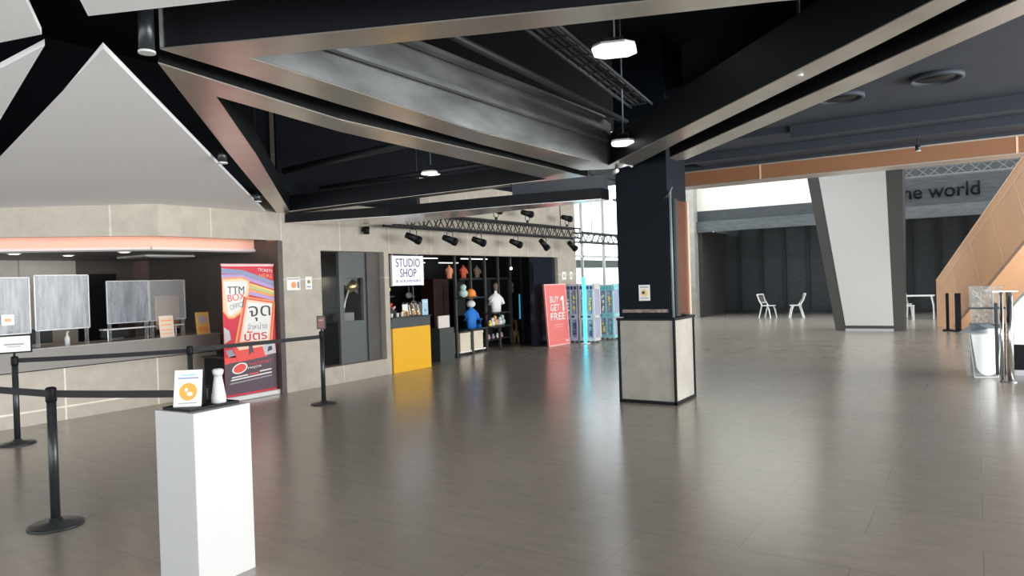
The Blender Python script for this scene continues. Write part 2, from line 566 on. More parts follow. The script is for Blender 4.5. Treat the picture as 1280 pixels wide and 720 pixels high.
tag(bpy.data.objects['wall_lettering'], 'dark raised letters reading the world on the grey fascia over the far stage', 'sign')

# ---- glazed corner beyond the shop wall
wd = thing('window_1', '', '')
del wd['label'], wd['category']
struct(wd)
wf = M()
for y in (17.0, 18.0, 19.4, 20.9, 22.4, 24.0, 25.4):
    wf.box(-9.30, -9.22, y, y + 0.05, 0, 8.8)
for z in (0, 2.2, 4.6, 8.7):
    wf.box(-9.30, -9.22, 16.97, 26.6, z, z + 0.07)
wf.build('window_frame', mat('window_frame_grey', (0.70, 0.74, 0.74), 0.4), wd)
M().box(-9.27, -9.26, 16.97, 26.6, 0, 8.8).build('pane', GLASS, wd)
struct(M().box(-10.1, -9.9, 17.3, 26, 0, 1.4).build('wall_outer', mat('outer_low_wall', (0.42, 0.38, 0.28), 0.7)))
struct(M().box(-10.6, -10.4, 17.6, 26, 1.95, 2.2).build('trim_14', mat('outer_dark_band', (0.12, 0.15, 0.14), 0.7)))

# ================================================================== FOLDED CEILING
# white triangular boards
def board(poly, label, dz=0.0):
    o = M().prism(poly, lambda x, y: zc(x) + dz, lambda x, y: zc(x) + 0.035 + dz).build('ceiling_panel', WHITEP)
    tag(o, label, 'ceiling panel', 'white triangular ceiling panels')


board([(-4.15, 2.22), (-8.89, 7.06), (-8.89, 5.40), (-9.98, 4.05), (-11.55, 2.1), (-11.55, 4.1 - 0.0)][:4] + [(-10.7, 3.12), (-10.7, 3.90)][:0] + [(-10.35, 3.63), (-10.3, 3.79)], 'largest white triangular ceiling panel, running down to the stone header on the left')
board([(-4.32, 1.99), (-10.9, 1.96), (-10.9, 3.75)], 'narrow white ceiling panel at the left edge beside the largest one')
board([(-4.17, 1.908), (-1.6, 0.35), (-8.2, 0.5)], 'white ceiling panel corner cut by the upper left corner of the photo')
board([(-3.72, 1.921), (-1.6, 0.40), (1.5, 0.5), (0.2, 3.54)], 'white ceiling panel whose edge runs along the top left above the steel beam')


def strip_frame(name, label, polys, zf, h, bodymat=BLACK, plate=BRUSHED, grp='folded steel ceiling frames'):
    t = thing(name, label, 'beam', (polys[0][0][0], polys[0][0][1], 0), 0, grp)
    ox, oy = polys[0][0]
    for p in polys:
        q = [(x - ox, y - oy) for x, y in p]
        M().prism(q, lambda x, y: zf(x + ox) + 0.008, lambda x, y: zf(x + ox) + h).build('beam', bodymat, t)
        M().prism(q, lambda x, y: zf(x + ox), lambda x, y: zf(x + ox) + 0.008).build('soffit_plate', plate, t)
    return t


# lower triangle T1
strip_frame('triangular_frame', 'triangular steel ceiling frame with a black opening between the stone wall and the pillar',
            [[(-4.17, 2.56), (-4.42, 4.3), (-4.42, 8.85), (-4.85, 8.53), (-4.78, 6.8), (-4.71, 4.57), (-4.52, 3.2)],
             [(-4.17, 2.56), (-4.52, 3.2), (-5.86, 4.57), (-8.70, 7.36), (-8.88, 7.55), (-8.88, 7.26), (-8.36, 6.75), (-5.81, 4.18)],
             [(-8.70, 7.36), (-4.85, 8.53), (-4.42, 8.85), (-8.88, 7.55)]], zc, 0.24)
# near triangle T2: along T1, along the front and towards the pillar
t2 = strip_frame('triangular_frame', 'large triangular steel ceiling frame whose front beam crosses the top of the photo',
            [[(-3.92, 2.42), (-3.664, 2.824), (-3.72, 3.63), (-3.87, 5.5), (-3.80, 8.20), (-3.98, 8.48), (-4.25, 8.30), (-4.20, 6.0), (-4.08, 3.96)],
             [(-3.92, 2.42), (-3.03, 2.80), (-1.41, 3.475), (0.55, 4.22), (0.40, 4.42), (-0.875, 3.886), (-2.24, 3.392), (-3.664, 2.824)],
             [(-3.80, 8.20), (-3.13, 7.50), (-2.353, 6.703), (-0.691, 4.977), (-0.12, 4.37), (0.40, 4.42), (-0.012, 4.508), (-0.522, 5.092), (-2.566, 7.299), (-3.15, 7.98), (-3.62, 8.48), (-3.98, 8.48)]],
            lambda x: 3.0, 0.0095)
for poly, hh, mm, nm in (
        ([(-3.92, 2.42), (-3.90, 2.47), (-3.82, 8.20), (-3.86, 8.42), (-4.06, 8.30), (-4.04, 3.96)], 0.55, GREYSTEEL, 'channel_side'),
        ([(-3.90, 2.44), (-1.41, 3.49), (0.55, 4.24), (0.50, 4.34), (-1.45, 3.60), (-3.80, 2.62)], 0.85, BLACK, 'girder_web'),
        ([(-3.78, 8.24), (-3.10, 7.56), (-0.10, 4.42), (0.0, 4.50), (-2.5, 7.25), (-3.15, 7.92), (-3.7, 8.46)], 0.40, BLACK, 'girder_web')):
    ox, oy = -3.92, 2.42
    M().prism([(x - ox, y - oy) for x, y in poly], 3.0095, 3.0095 + hh).build(nm, mm, t2)
# flanges on the grey channel
fl = M()
fl.box(-3.81 + 3.92, -3.76 + 3.92, 0.6, 5.7, 3.27, 3.31)
fl.box(-3.82 + 3.92, -3.74 + 3.92, 0.6, 5.6, 3.53, 3.57)
fl.build('flange', GREYSTEEL, t2)
# second strip of the right-hand V
strip_frame('ceiling_beam', 'slanting steel ceiling beam right of the pillar, the lower of two parallel ones',
            [[(-3.02, 8.22), (-2.92, 8.10), (-0.518, 5.5), (1.2, 3.6), (1.45, 3.75), (0.256, 4.973), (-0.559, 5.911), (-2.90, 8.46), (-3.02, 8.46)]], lambda x: 3.0, 0.35)
# low wedge running from wall to pillar
strip_frame('ceiling_beam', 'low dark beam with a shiny underside reaching from the stone wall to the pillar',
            [[(-8.88, 7.42), (-7.17, 7.88), (-5.2, 8.06), (-3.96, 8.28), (-3.96, 8.52), (-5.4, 8.62), (-7.94, 8.98), (-8.88, 7.9)]], lambda x: 2.6, 0.145 , plate=mat('pale_soffit_plate', (0.75, 0.73, 0.70), 0.22, 0.85))
uf = M()
uf.prism([(-5.3, 8.30), (-3.96, 8.36), (-3.96, 8.50), (-5.3, 8.50)], 2.745, 2.92)
tag(uf.build('fascia_board', mat('blue_grey_board', (0.05, 0.06, 0.075), 0.4)), 'blue-grey board above the low beam, left of the pillar head', 'board')

# ceiling-void services
tr = thing('cable_tray', 'dark cable tray with bundled cables above the large ceiling frame', 'cable tray', (-3.0, 6, 3.75))
p0, p1 = Vector((0.1, -2.6, 0.1)), Vector((-0.55, 3.0, 0.0))
dd = (p1 - p0).normalized()
sd = Vector((dd.y, -dd.x, 0))
mm_ = M()
for off in (-0.14, 0.14):
    mm_.tube([p0 + sd * off, p1 + sd * off], 0.018)
k = 0
L_ = (p1 - p0).length
while k < L_:
    mm_.tube([p0 + dd * k - sd * 0.14, p0 + dd * k + sd * 0.14], 0.01)
    k += 0.3
mm_.build('rail', mat('dark_galvanised', (0.05, 0.055, 0.06), 0.5, 0.4), tr)
for off in (-0.08, -0.02, 0.05):
    M().tube([p0 + sd * off + Vector((0, 0, 0.03)), p1 + sd * off + Vector((0, 0, 0.03))], 0.02).build('cable', mat('grey_cable', (0.07, 0.075, 0.085), 0.5), tr)
for i, (a, b, r, lab) in enumerate([
        ((-3.35, 3.2, 3.55), (-3.55, 8.2, 3.5), 0.035, 'dark pipe in the ceiling void next to the grey channel'),
        ((-3.9, 8.9, 3.9), (-0.6, 8.0, 3.9), 0.05, 'dark pipe crossing behind the white lamps in the ceiling void'),
        ((-8.6, 7.2, 3.35), (-5.2, 6.6, 3.3), 0.05, 'dark pipe inside the opening of the triangular frame'),
        ((-8.6, 7.9, 3.15), (-5.0, 8.3, 3.25), 0.04, 'second dark pipe low inside the triangular opening')]):
    tag(M().cyl(a, b, r).build('ceiling_pipe', mat('dark_pipe', (0.04, 0.044, 0.05), 0.5, 0.3), smooth=True), lab, 'pipe', 'pipes in the ceiling void')


def diffuser(x, y, z, r, lab):
    t = thing('air_diffuser', lab, 'air vent', (x, y, z), 0, 'round air diffusers')
    M().lathe([(r, 0), (r, -0.04), (r - 0.03, -0.05), (r - 0.06, -0.02), (r - 0.06, 0)], n=36).build('outer_ring', VOID2, t, smooth=True)
    M().lathe([(r * 0.68, 0), (r * 0.68, -0.03), (0.01, -0.03)], n=36).build('core', BLACK, t, smooth=True)


diffuser(-0.323, 9.208, 3.7, 0.27, 'round charcoal air diffuser in the ceiling at the upper right')
diffuser(-1.329, 9.468, 3.7, 0.27, 'round charcoal air diffuser partly hidden by the lower slanting beam')


def floodlamp(x, y, z, s, top, lab, rz=0.0):
    t = thing('ceiling_lamp', lab, 'lamp', (x, y, z), rz, 'white square hanging lamps')
    h = s / 2
    c = s * 0.22
    poly = [(-h + c, -h), (h - c, -h), (h, -h + c), (h, h - c), (h - c, h), (-h + c, h), (-h, h - c), (-h, -h + c)]
    M().prism(poly, 0, 0.022).build('diffuser', LAMP_E, t, bevel=0.006)
    M().prism([(a * 0.97, b * 0.97) for a, b in poly], 0.022, 0.05).build('housing', WHITE, t, bevel=0.008)
    M().tube([(-s * 0.2, 0, 0.05), (-s * 0.2, 0, 0.13), (s * 0.2, 0, 0.13), (s * 0.2, 0, 0.05)], 0.01).build('bracket', CHAR, t)
    M().cyl((0, 0, 0.13), (0, 0, top - z), 0.009, n=8).build('rod', mat('grey_rod', (0.25, 0.27, 0.28), 0.4, 0.5), t)


floodlamp(-2.781, 6.197, 3.7, 0.40, 4.6, 'larger white square lamp hanging near the top centre', 0.35)
floodlamp(-3.40, 7.75, 3.14, 0.27, 4.6, 'white square lamp hanging just above the pillar head', 0.35)
floodlamp(-6.553, 8.702 - 0.6, 3.17, 0.24, 4.6, 'small white lamp inside the opening of the triangular frame', 0.2)


def can(x, y, z, r, h, lab, grp='black cylinder downlights'):
    t = thing('downlight', lab, 'lamp', (x, y, z), 0, grp)
    M().lathe([(r, 0.012), (r, h), (r * 0.8, h)], n=24).build('housing', CHAR, t, smooth=True)
    M().lathe([(r * 1.12, 0), (r * 1.12, 0.012), (r, 0.014)], n=24).build('rim', WHITEG, t, smooth=True)
    M().cyl((0, 0, h), (0, 0, 4.6 - z), 0.012, n=8).build('stem', CHAR, t)


can(-3.80, 2.27, 2.915, 0.040, 0.30, 'large black cylinder downlight where the ceiling frames meet at the left')
can(-6.12, 4.38, 2.83, 0.042, 0.16, 'middle black cylinder downlight in the gap beside the white panel')
can(-7.80, 6.08, 2.73, 0.045, 0.12, 'lowest black cylinder downlight in the gap near the stone wall')
can(-1.02, 5.45, 2.99, 0.018, 0.14, 'tiny grey downlight between the two slanting right beams')
can(-0.72, 12.9, 3.42, 0.035, 0.10, 'small spotlight in front of the orange beam')
can(-5.05, 1.98, 2.93, 0.022, 0.2, 'thin grey cylinder light between the two left-edge ceiling panels')

# cctv camera at pillar head
cc = thing('security_camera', 'white security camera mounted at the top of the black pillar', 'camera', (-3.72, 8.30, 2.98))
M().tube([(0.10, 0.19, 0.02), (0.10, 0.08, 0.03), (0.02, 0.0, 0.0)], 0.015).build('arm', WHITEG, cc)
M().cyl((-0.07, 0.02, -0.06), (0.00, -0.03, -0.045), 0.028, 0.024).build('camera_body', WHITEG, cc, smooth=True)
M().cyl((0.0, 0.0, 0.0), (0.13, -0.02, 0.05), 0.02).build('camera_housing', WHITEG, cc, smooth=True)

# ================================================================== PILLAR
pl = thing('pillar', 'black square pillar with a beige stone clad plinth in the middle of the hall', 'pillar', (-3.52, 8.90, 0))
hx, hy = 0.385, 0.37
M().box(-hx + .02, hx - .02, -hy + .02, hy - .02, 0, 1.07).build('plinth', STONE_XZ, pl)
fm = M()
for sx in (-1, 1):
    for sy in (-1, 1):
        fm.box(sx * hx - (0.03 if sx > 0 else 0), sx * hx + (0.03 if sx < 0 else 0), sy * hy - (0.03 if sy > 0 else 0), sy * hy + (0.03 if sy < 0 else 0), 0, 1.07)
fm.box(-hx, hx, -hy, -hy + 0.03, 0, 0.04).box(-hx, hx, hy - 0.03, hy, 0, 0.04).box(-hx, -hx + 0.03, -hy, hy, 0, 0.04).box(hx - 0.03, hx, -hy, hy, 0, 0.04)
fm.box(-hx - 0.01, hx + 0.01, -hy - 0.01, hy + 0.01, 1.05, 1.085)
fm.build('plinth_frame', BLACK, pl, bevel=0.003)
SHAFT = mat('blue_black_panel', (0.003, 0.006, 0.011), 0.5, spec=0.12)
M().box(-hx + 0.02, hx - 0.06, -hy + 0.03, hy - 0.02, 1.085, 4.6).build('shaft', SHAFT, pl, bevel=0.004)
M().cyl((hx - 0.035, -hy + 0.06, 1.085), (hx - 0.035, -hy + 0.06, 2.66), 0.018).build('pipe', mat('grey_pipe_paint', (0.16, 0.20, 0.21), 0.45), pl, smooth=True)
M().tube([(hx - 0.11, -hy + 0.04, 2.75), (hx - 0.11, -hy + 0.04, 2.55), (hx - 0.03, -hy + 0.03, 2.62), (hx + 0.01, -hy + 0.03, 2.70)], 0.010).build('conduit', mat('grey_conduit', (0.12, 0.15, 0.17), 0.4, 0.4), pl)
M().box(-hx + 0.07, hx - 0.09, -hy + 0.022, -hy + 0.03, 1.15, 1.19).build('name_strip', mat('taupe_strip', (0.25, 0.19, 0.16), 0.5, var=0.5, vs=30), pl)
M().box(hx - 0.06, hx + 0.005, -0.20, 0.16, 1.12, 2.55).build('side_panel', COPPER, pl, bevel=0.004)
M().box(hx - 0.055, hx + 0.02, 0.16, 0.22, 1.10, 2.55).build('side_panel_edge', mat('pale_copper_edge', (0.70, 0.50, 0.38), 0.35, 0.5), pl)
M().box(hx - 0.055, hx + 0.02, -0.28, -0.20, 1.10, 2.56).build('side_panel_frame', CHAR, pl)
M().box(-hx - 0.035, -hx + 0.02, -0.16, 0.16, 1.10, 2.60).build('side_panel', COPPER, pl, bevel=0.004)
M().box(-hx - 0.05, -hx + 0.10, -0.30, 0.25, 2.60, 2.63).build('ledge', WHITEG, pl)
M().box(-hx - 0.03, -hx + 0.08, -hy - 0.01, -hy + 0.10, 1.085, 1.095).build('ledge', WHITEG, pl)
nt_ = thing('notice', 'white notice with a yellow emblem taped to the black pillar', 'notice', (-3.52, 8.548, 1.30))
M().box(-0.08, 0.07, -0.004, -0.001, 0, 0.20).build('sheet', PAPER, nt_)
M().cyl((-0.005, -0.006, 0.10), (-0.005, -0.004, 0.10), 0.045, n=24).build('emblem', YLP, nt_)
M().prism([(-0.035, -0.008), (0.0, -0.008), (0.0, -0.006), (-0.035, -0.006)], 0.085, 0.12).build('emblem_mark', INK, nt_)
M().box(-0.06, 0.05, -0.006, -0.004, 0.165, 0.178).box(-0.055, 0.045, -0.006, -0.004, 0.03, 0.04).build('print_lines', INKG, nt_)

# ================================================================== SLANTED COLUMN
sc = thing('slanted_column', 'tall slanted column with a pale grey face and dark edges beyond the pillar', 'column', (-2.4, 20.9, 0))


def xe(x0, x4, z):
    return x0 + (x4 - x0) * z / 4.25


H_ = 8.8
a0, a1 = -3.192 + 2.4, xe(-3.192, -3.826, H_) + 2.4
b0, b1 = -1.584 + 2.4, xe(-1.584, -1.52, H_) + 2.4
M().hexa([(a0, 0, 0), (b0, 0, 0), (b0, 0.8, 0), (a0, 0.8, 0)], [(a1, 0, H_), (b1, 0, H_), (b1, 0.8, H_), (a1, 0.8, H_)]).build('column_body', COLD, sc)
c0, c1 = -2.952 + 2.4, xe(-2.952, -3.541, H_) + 2.4
d0, d1 = -1.816 + 2.4, xe(-1.80, -1.902, H_) + 2.4
M().hexa([(c0, -0.02, 0.14), (d0, -0.02, 0.14), (d0, 0, 0.14), (c0, 0, 0.14)], [(c1, -0.02, H_), (d1, -0.02, H_), (d1, 0, H_), (c1, 0, H_)]).build('face_panel', COLW, sc)
M().box(c0, d0, -0.05, -0.001, 0, 0.06).build('kick_plate', STEEL, sc)

# ================================================================== ESCALATOR SIDE
E0 = Vector((-0.914, 22.732, 0))
ed = Vector((0.427, -0.905, 0)).normalized()
en = Vector((ed.y, -ed.x, 0)) * -1
es = thing('escalator', 'orange clad escalator rising towards the right edge of the photo', 'escalator', tuple(E0))


def ep(s, z, w_=0.0):
    return ed * s + en * w_ + Vector((0, 0, z))


SL = 0.628
if en.x < 0:
    en = -en
side = [ep(0, 0), ep(0, 1.26), ep(9.5, 1.26 + SL * 9.5), ep(9.5, -0.60 + SL * 9.5), ep(0.955, 0)]
M().extr(side, en * 1.6).build('cladding', ORANGE, es)
jn = M()


def strip(p, q, w_=0.02, t_=0.008):
    p, q = Vector(p), Vector(q)
    d_ = (q - p).normalized()
    n_ = d_.cross(en.normalized()).normalized() * w_ * 0.5
    jn.extr([p - n_, q - n_, q + n_, p + n_], -en.normalized() * t_)


strip(ep(0.0, 1.24), ep(9.5, 1.24 + SL * 9.5), 0.05)
strip(ep(0.25, 0.98 + SL * 0.25), ep(9.5, 0.98 + SL * 9.5), 0.03)
strip(ep(0.02, 0), ep(0.02, 1.25), 0.04)
strip(ep(1.25, 0.02), ep(0.25, 1.14), 0.0001)
for s_ in (0.9, 1.9, 2.9, 3.9, 4.9, 5.9):
    strip(ep(s_ + 0.55, max(0.02, -0.60 + SL * (s_ + 0.55))), ep(s_, 0.98 + SL * s_), 0.03)
jn.build('panel_joints', ORANGE_J, es)
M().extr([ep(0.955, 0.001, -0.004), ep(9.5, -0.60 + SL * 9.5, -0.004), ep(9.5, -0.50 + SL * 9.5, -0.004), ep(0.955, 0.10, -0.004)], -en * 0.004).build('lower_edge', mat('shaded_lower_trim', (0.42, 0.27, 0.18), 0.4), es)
# dark handrail on top
M().tube([ep(0.1, 1.30, 0.06), ep(4.5, 1.30 + SL * 4.5, 0.06), ep(9.4, 1.30 + SL * 9.4, 0.06)], 0.03).build('handrail', CHAR, es)
# orange wall under the stair with white skirting block
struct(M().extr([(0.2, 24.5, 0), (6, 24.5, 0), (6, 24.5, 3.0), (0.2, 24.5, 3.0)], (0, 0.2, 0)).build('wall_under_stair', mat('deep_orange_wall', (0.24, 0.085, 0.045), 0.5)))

# ================================================================== BOX OFFICE COUNTER
co = thing('counter', 'long box office counter with beige tiled front and grey top', 'counter', (-9.9, 0, 0))
M().box(-0.55, 0, -1.5, 6.86, 0.0, 0.665).build('tiled_front', STONE_LOW, co)
M().box(-0.60, 0.0, -1.5, 6.88, 0.665, 0.68).build('shadow_gap', BLACK, co)
M().box(-0.60, 0.05, -1.5, 6.90, 0.68, 0.935).build('worktop_band', GREYB, co, bevel=0.004)
M().box(-0.62, 0.06, -1.5, 6.91, 0.935, 0.95).build('worktop', mat('counter_top_pale', (0.30, 0.29, 0.26), 0.35), co)
kb = thing('dark_void_block', 'black block standing in for the dark void between the counter end and the red banner', 'box', (-9.35, 6.72, 0))  # solid black block put in for the dark void behind the banner
M().box(-0.25, 0.25, -0.28, 0.10, 0, 0.62).build('box_body', BLACK, kb, bevel=0.005)
M().box(-0.27, 0.27, -0.30, 0.12, 0.62, 0.64).build('box_top', CHAR, kb)


def shield(y0, y1, z0, z1, lab, m_=FILM, lean=0.0):
    t = thing('counter_shield', lab, 'screen', (-9.9, (y0 + y1) / 2, 0.95), lean, 'clear acrylic screens on the counter')
    w_ = (y1 - y0) / 2
    M().box(-0.004, 0.004, -w_, w_, z0 - 0.95, z1 - 0.95).build('panel', m_, t)
    e = M()
    e.box(-0.007, 0.007, -w_ - 0.008, -w_ + 0.006, z0 - 0.95, z1 - 0.95).box(-0.007, 0.007, w_ - 0.006, w_ + 0.008, z0 - 0.95, z1 - 0.95)
    e.box(-0.007, 0.007, -w_, w_, z1 - 0.958, z1 - 0.945).box(-0.007, 0.007, -w_, w_, z0 - 0.957, z0 - 0.945)
    e.build('edge', mat('pale_acrylic_edge', (0.34, 0.37, 0.39), 0.2), t)
    for s in (-1, 1):
        M().box(-0.06, 0.02, s * (w_ - 0.03) - 0.006, s * (w_ - 0.03) + 0.006, 0, z0 - 0.93).build('leg', ACRY, t)


shield(3.55, 4.27, 1.15, 1.84, 'leftmost clear acrylic counter screen, at the edge of the photo')
shield(4.33, 4.98, 1.17, 1.865, 'clear acrylic counter screen between the leftmost one and the black doorway')
shield(5.22, 5.80, 1.20, 1.775, 'wide left half of the clear acrylic screen pair in the middle of the counter')
shield(5.82, 6.36, 1.20, 1.775, 'right half of the clear acrylic screen pair on the counter, peach seen through it', ACRY)
sh = thing('pass_shelf', 'thin white shelf on pegs under the middle pair of acrylic screens', 'shelf', (-10.03, 5.785, 0.951))
M().box(-0.06, 0.06, -0.585, 0.585, 0.155, 0.172).build('board', WHITEG, sh)
for yy in (-0.5, 0.5):
    M().cyl((0, yy, 0), (0, yy, 0.155), 0.008).build('peg', STEEL, sh)


def card(loc, w_, h_, rz, m_, lab, marks, tilt=0.12):
    t = thing('counter_card', lab, 'card', loc, rz, 'cards standing on counters')
    M().hexa([(-0.004, -w_ / 2, 0), (0.004, -w_ / 2, 0), (0.004, w_ / 2, 0), (-0.004, w_ / 2, 0)],
             [(-0.004 - tilt * h_, -w_ / 2, h_), (0.004 - tilt * h_, -w_ / 2, h_), (0.004 - tilt * h_, w_ / 2, h_), (-0.004 - tilt * h_, w_ / 2, h_)]).build('sheet', m_, t)
    M().box(-0.03, 0.01, -w_ / 2, w_ / 2, 0, 0.004).build('foot', ACRY, t)
    for (y0, y1, z0, z1, mm) in marks:
        M().hexa([(0.005 - tilt * z0, y0, z0), (0.006 - tilt * z0, y0, z0), (0.006 - tilt * z0, y1, z0), (0.005 - tilt * z0, y1, z0)],
                 [(0.005 - tilt * z1, y0, z1), (0.006 - tilt * z1, y0, z1), (0.006 - tilt * z1, y1, z1), (0.005 - tilt * z1, y1, z1)]).build('print', mm, t)


card((-9.85, 6.04, 0.951), 0.22, 0.31, 0, mat('cream_card', (0.72, 0.62, 0.50), 0.5), 'cream card with orange lines in front of the clear acrylic screen pair',
     [(-0.08, 0.08, 0.23, 0.25, ORP), (-0.08, 0.08, 0.17, 0.185, ORP), (-0.08, 0.08, 0.10, 0.115, ORP), (-0.07, 0.07, 0.05, 0.06, ORP)])
card((-9.85, 6.62, 0.951), 0.22, 0.33, 0, mat('gold_card', (0.78, 0.55, 0.16), 0.5), 'yellow card with a lilac picture near the right end of the counter',
     [(-0.07, 0.07, 0.17, 0.27, mat('pale_lilac', (0.55, 0.50, 0.62), 0.5)), (-0.08, 0.08, 0.04, 0.12, ORP)])
stk = thing('sticker_sign', 'small white sticker with an orange mark on the leftmost acrylic screen', 'sticker', (-9.89, 4.02, 1.26))
M().box(0, 0.003, -0.07, 0.07, 0, 0.13).build('sheet', PAPER, stk)
M().box(0.003, 0.005, -0.035, 0.035, 0.045, 0.08).build('mark', ORP, stk)
bt = thing('sanitiser_bottle', 'small white bottle standing on the box office counter below the left screens', 'bottle', (-9.95, 4.72, 0.951))
M().lathe([(0.03, 0), (0.032, 0.10), (0.012, 0.13), (0.012, 0.17)], n=16).build('bottle_body', WHITEG, bt, smooth=True)
M().box(-0.008, 0.035, -0.008, 0.008, 0.17, 0.185).build('pump', WHITEG, bt)
te = thing('till_monitor', 'dark cash desk monitor behind the left acrylic screens', 'monitor', (-10.35, 4.45, 0.95))
M().box(-0.02, 0.02, -0.27, 0.27, 0.03, 0.22).build('screen', BLACK, te, bevel=0.004)
M().box(-0.08, 0.06, -0.10, 0.10, 0, 0.03).build('stand', CHAR, te)
te = thing('till_monitor', 'low dark cash desk unit behind the middle acrylic screens', 'monitor', (-10.35, 5.55, 0.95))
M().box(-0.02, 0.02, -0.20, 0.20, 0.03, 0.17).build('screen', BLACK, te, bevel=0.004)
M().box(-0.08, 0.06, -0.10, 0.10, 0, 0.03).build('stand', CHAR, te)
ch_ = thing('office_chair', 'pale wooden chair back seen through the right acrylic screen', 'chair', (-11.15, 6.85, 0))
M().box(-0.02, 0.02, -0.20, 0.20, 1.0, 1.55).build('backrest', mat('peach_wood', (0.62, 0.38, 0.24), 0.5), ch_, bevel=0.01)
M().box(-0.02, 0.40, -0.20, 0.20, 0.62, 0.67).build('seat', MATS['peach_wood'], ch_, bevel=0.01)
for sx in (0.0, 0.36):
    for sy in (-0.17, 0.17):
        M().box(sx - 0.015, sx + 0.015, sy - 0.015, sy + 0.015, 0, 0.62 if sx else 1.0).build('leg', CHAR, ch_)


def spot_disc(x, y, lab):
    t = thing('ceiling_downlight', lab, 'lamp', (x, y, 2.172), 0, 'round downlights over the box office')
    M().lathe([(0.085, 0), (0.085, -0.008), (0.065, -0.012), (0.065, 0)], n=24).build('rim', WHITEG, t, smooth=True)
    M().cyl((0, 0, -0.010), (0, 0, -0.002), 0.063, n=24).build('lens', DOWN_E, t)


spot_disc(-10.57, 4.40, 'round downlight in the box office soffit, leftmost of three')
spot_disc(-10.80, 5.18, 'round downlight in the box office soffit, middle of three')
spot_disc(-9.75, 5.40, 'round downlight just behind the white lip of the box office soffit')
ac = thing('ceiling_cassette', 'pale air conditioning cassette in the box office soffit', 'air conditioner', (-10.75, 6.45, 2.172))
M().box(-0.4, 0.4, -0.4, 0.4, -0.03, 0).build('panel', mat('cassette_grey', (0.5, 0.5, 0.48), 0.5), ac, bevel=0.01)
M().box(-0.25, 0.25, -0.25, 0.25, -0.04, -0.03).build('grille', GREYP, ac)

# ================================================================== ROLL-UP BANNER
bn = thing('roll_up_banner', 'red roll-up banner reading TTM BOX OFFICE beside the counter', 'banner', (-8.99, 6.80, 0))
BW, BZ0, BH = 0.90, 0.10, 1.86


def bu(u):      # photo-measured banner fractions -> local y
    return -BW / 2 + u * BW


def bz(v):
    return BZ0 + (1 - v) * BH


def bpoly(pts, m_, lay, name):
    n = [(0.003 + 0.0016 * lay, bu(u), bz(v)) for u, v in pts]
    M().extr(n, (0.0012, 0, 0)).build(name, m_, bsheet)


def cl(u, v):
    return ((u - 60) / 248.0, (v - 48) / 615.0)


def bp(pts, m_, lay, name='print'):
    bpoly([cl(*p) for p in pts], m_, lay, name)


bsheet = M().box(-0.003, 0.003, -BW / 2, BW / 2, BZ0 - 0.03, BZ0 + BH).build('banner_sheet', RED, bn)
bp([(60, 515), (308, 490), (308, 663), (60, 663)], PURP, 0)
bp([(60, 62), (60, 88), (150, 92), (308, 150), (308, 128), (160, 72)], BLG, 0)
bp([(60, 92), (60, 112), (150, 112), (308, 170), (308, 152), (150, 93)], LIL, 0)
bp([(170, 128), (308, 176), (308, 186), (170, 140)], YLP, 0)
bp([(170, 141), (308, 187), (308, 198), (170, 155)], GRN, 0)
bp([(170, 156), (308, 199), (308, 208), (170, 170)], ORP, 0)
bp([(180, 172), (308, 210), (308, 226), (180, 190)], LIL, 0)
bp([(60, 48), (308, 48), (308, 53), (60, 53)], PAPER, 1)
# first card
bp([(62, 108), (150, 104), (186, 118), (192, 150), (168, 262), (110, 302), (84, 302), (60, 268)], ORP, 1)
bp([(62, 116), (148, 112), (180, 124), (185, 150), (160, 258), (108, 294), (86, 294), (62, 262)], PEACH, 2)
bp([(68, 126), (166, 124), (176, 134), (152, 250), (92, 288), (82, 270)], PAPER, 3)
# second card
bp([(158, 198), (306, 226), (308, 250), (288, 428), (108, 420)], ORP, 3)
bp([(164, 206), (302, 232), (302, 260), (280, 426), (118, 418)], REDL, 4)
bp([(170, 214), (296, 238), (274, 424), (130, 416)], PEACH, 5)
bp([(176, 226), (290, 244), (266, 420), (142, 412)], PAPER, 6)
bp([(100, 440), (270, 434), (262, 500), (120, 512)], REDL, 1)
bp([(110, 430), (270, 426), (258, 448), (128, 456)], PEACH, 2)
bp([(238, 446), (300, 436), (306, 488), (250, 494)], mat('silver_print', (0.55, 0.56, 0.60), 0.5), 3)
bp([(268, 452), (284, 450), (288, 470), (262, 478)], INK, 4)
bp([(172, 440), (190, 440), (196, 478), (186, 470), (174, 484)], PURP, 4)
bp([(62, 340), (86, 360), (92, 400), (62, 418)], MATS['silver_print'], 1)
bp([(66, 452), (96, 448), (112, 488), (80, 486)], INKG, 1)
bp([(62, 488), (110, 478), (118, 510), (62, 516)], REDL, 1)


def btext(s, m_, x0, y0, x1, y1, lay, rot=0.0, bold=0.0):
    u0, v1 = cl(x0, y1)
    u1, v0 = cl(x1, y0)
    o = text(s, m_, ((u1 - u0) * BW, (v1 - v0) * BH), (0.004 + 0.0016 * lay, bu(u0), bz(v1)), (R(90) + 0, 0, R(90)), bsheet, 'lettering', 0.001, bold=bold)
    if rot:
        o.rotation_euler = (Matrix.Rotation(R(90), 3, 'Z') @ Matrix.Rotation(R(90), 3, 'X') @ Matrix.Rotation(rot, 3, 'Z')).to_euler()
    return o


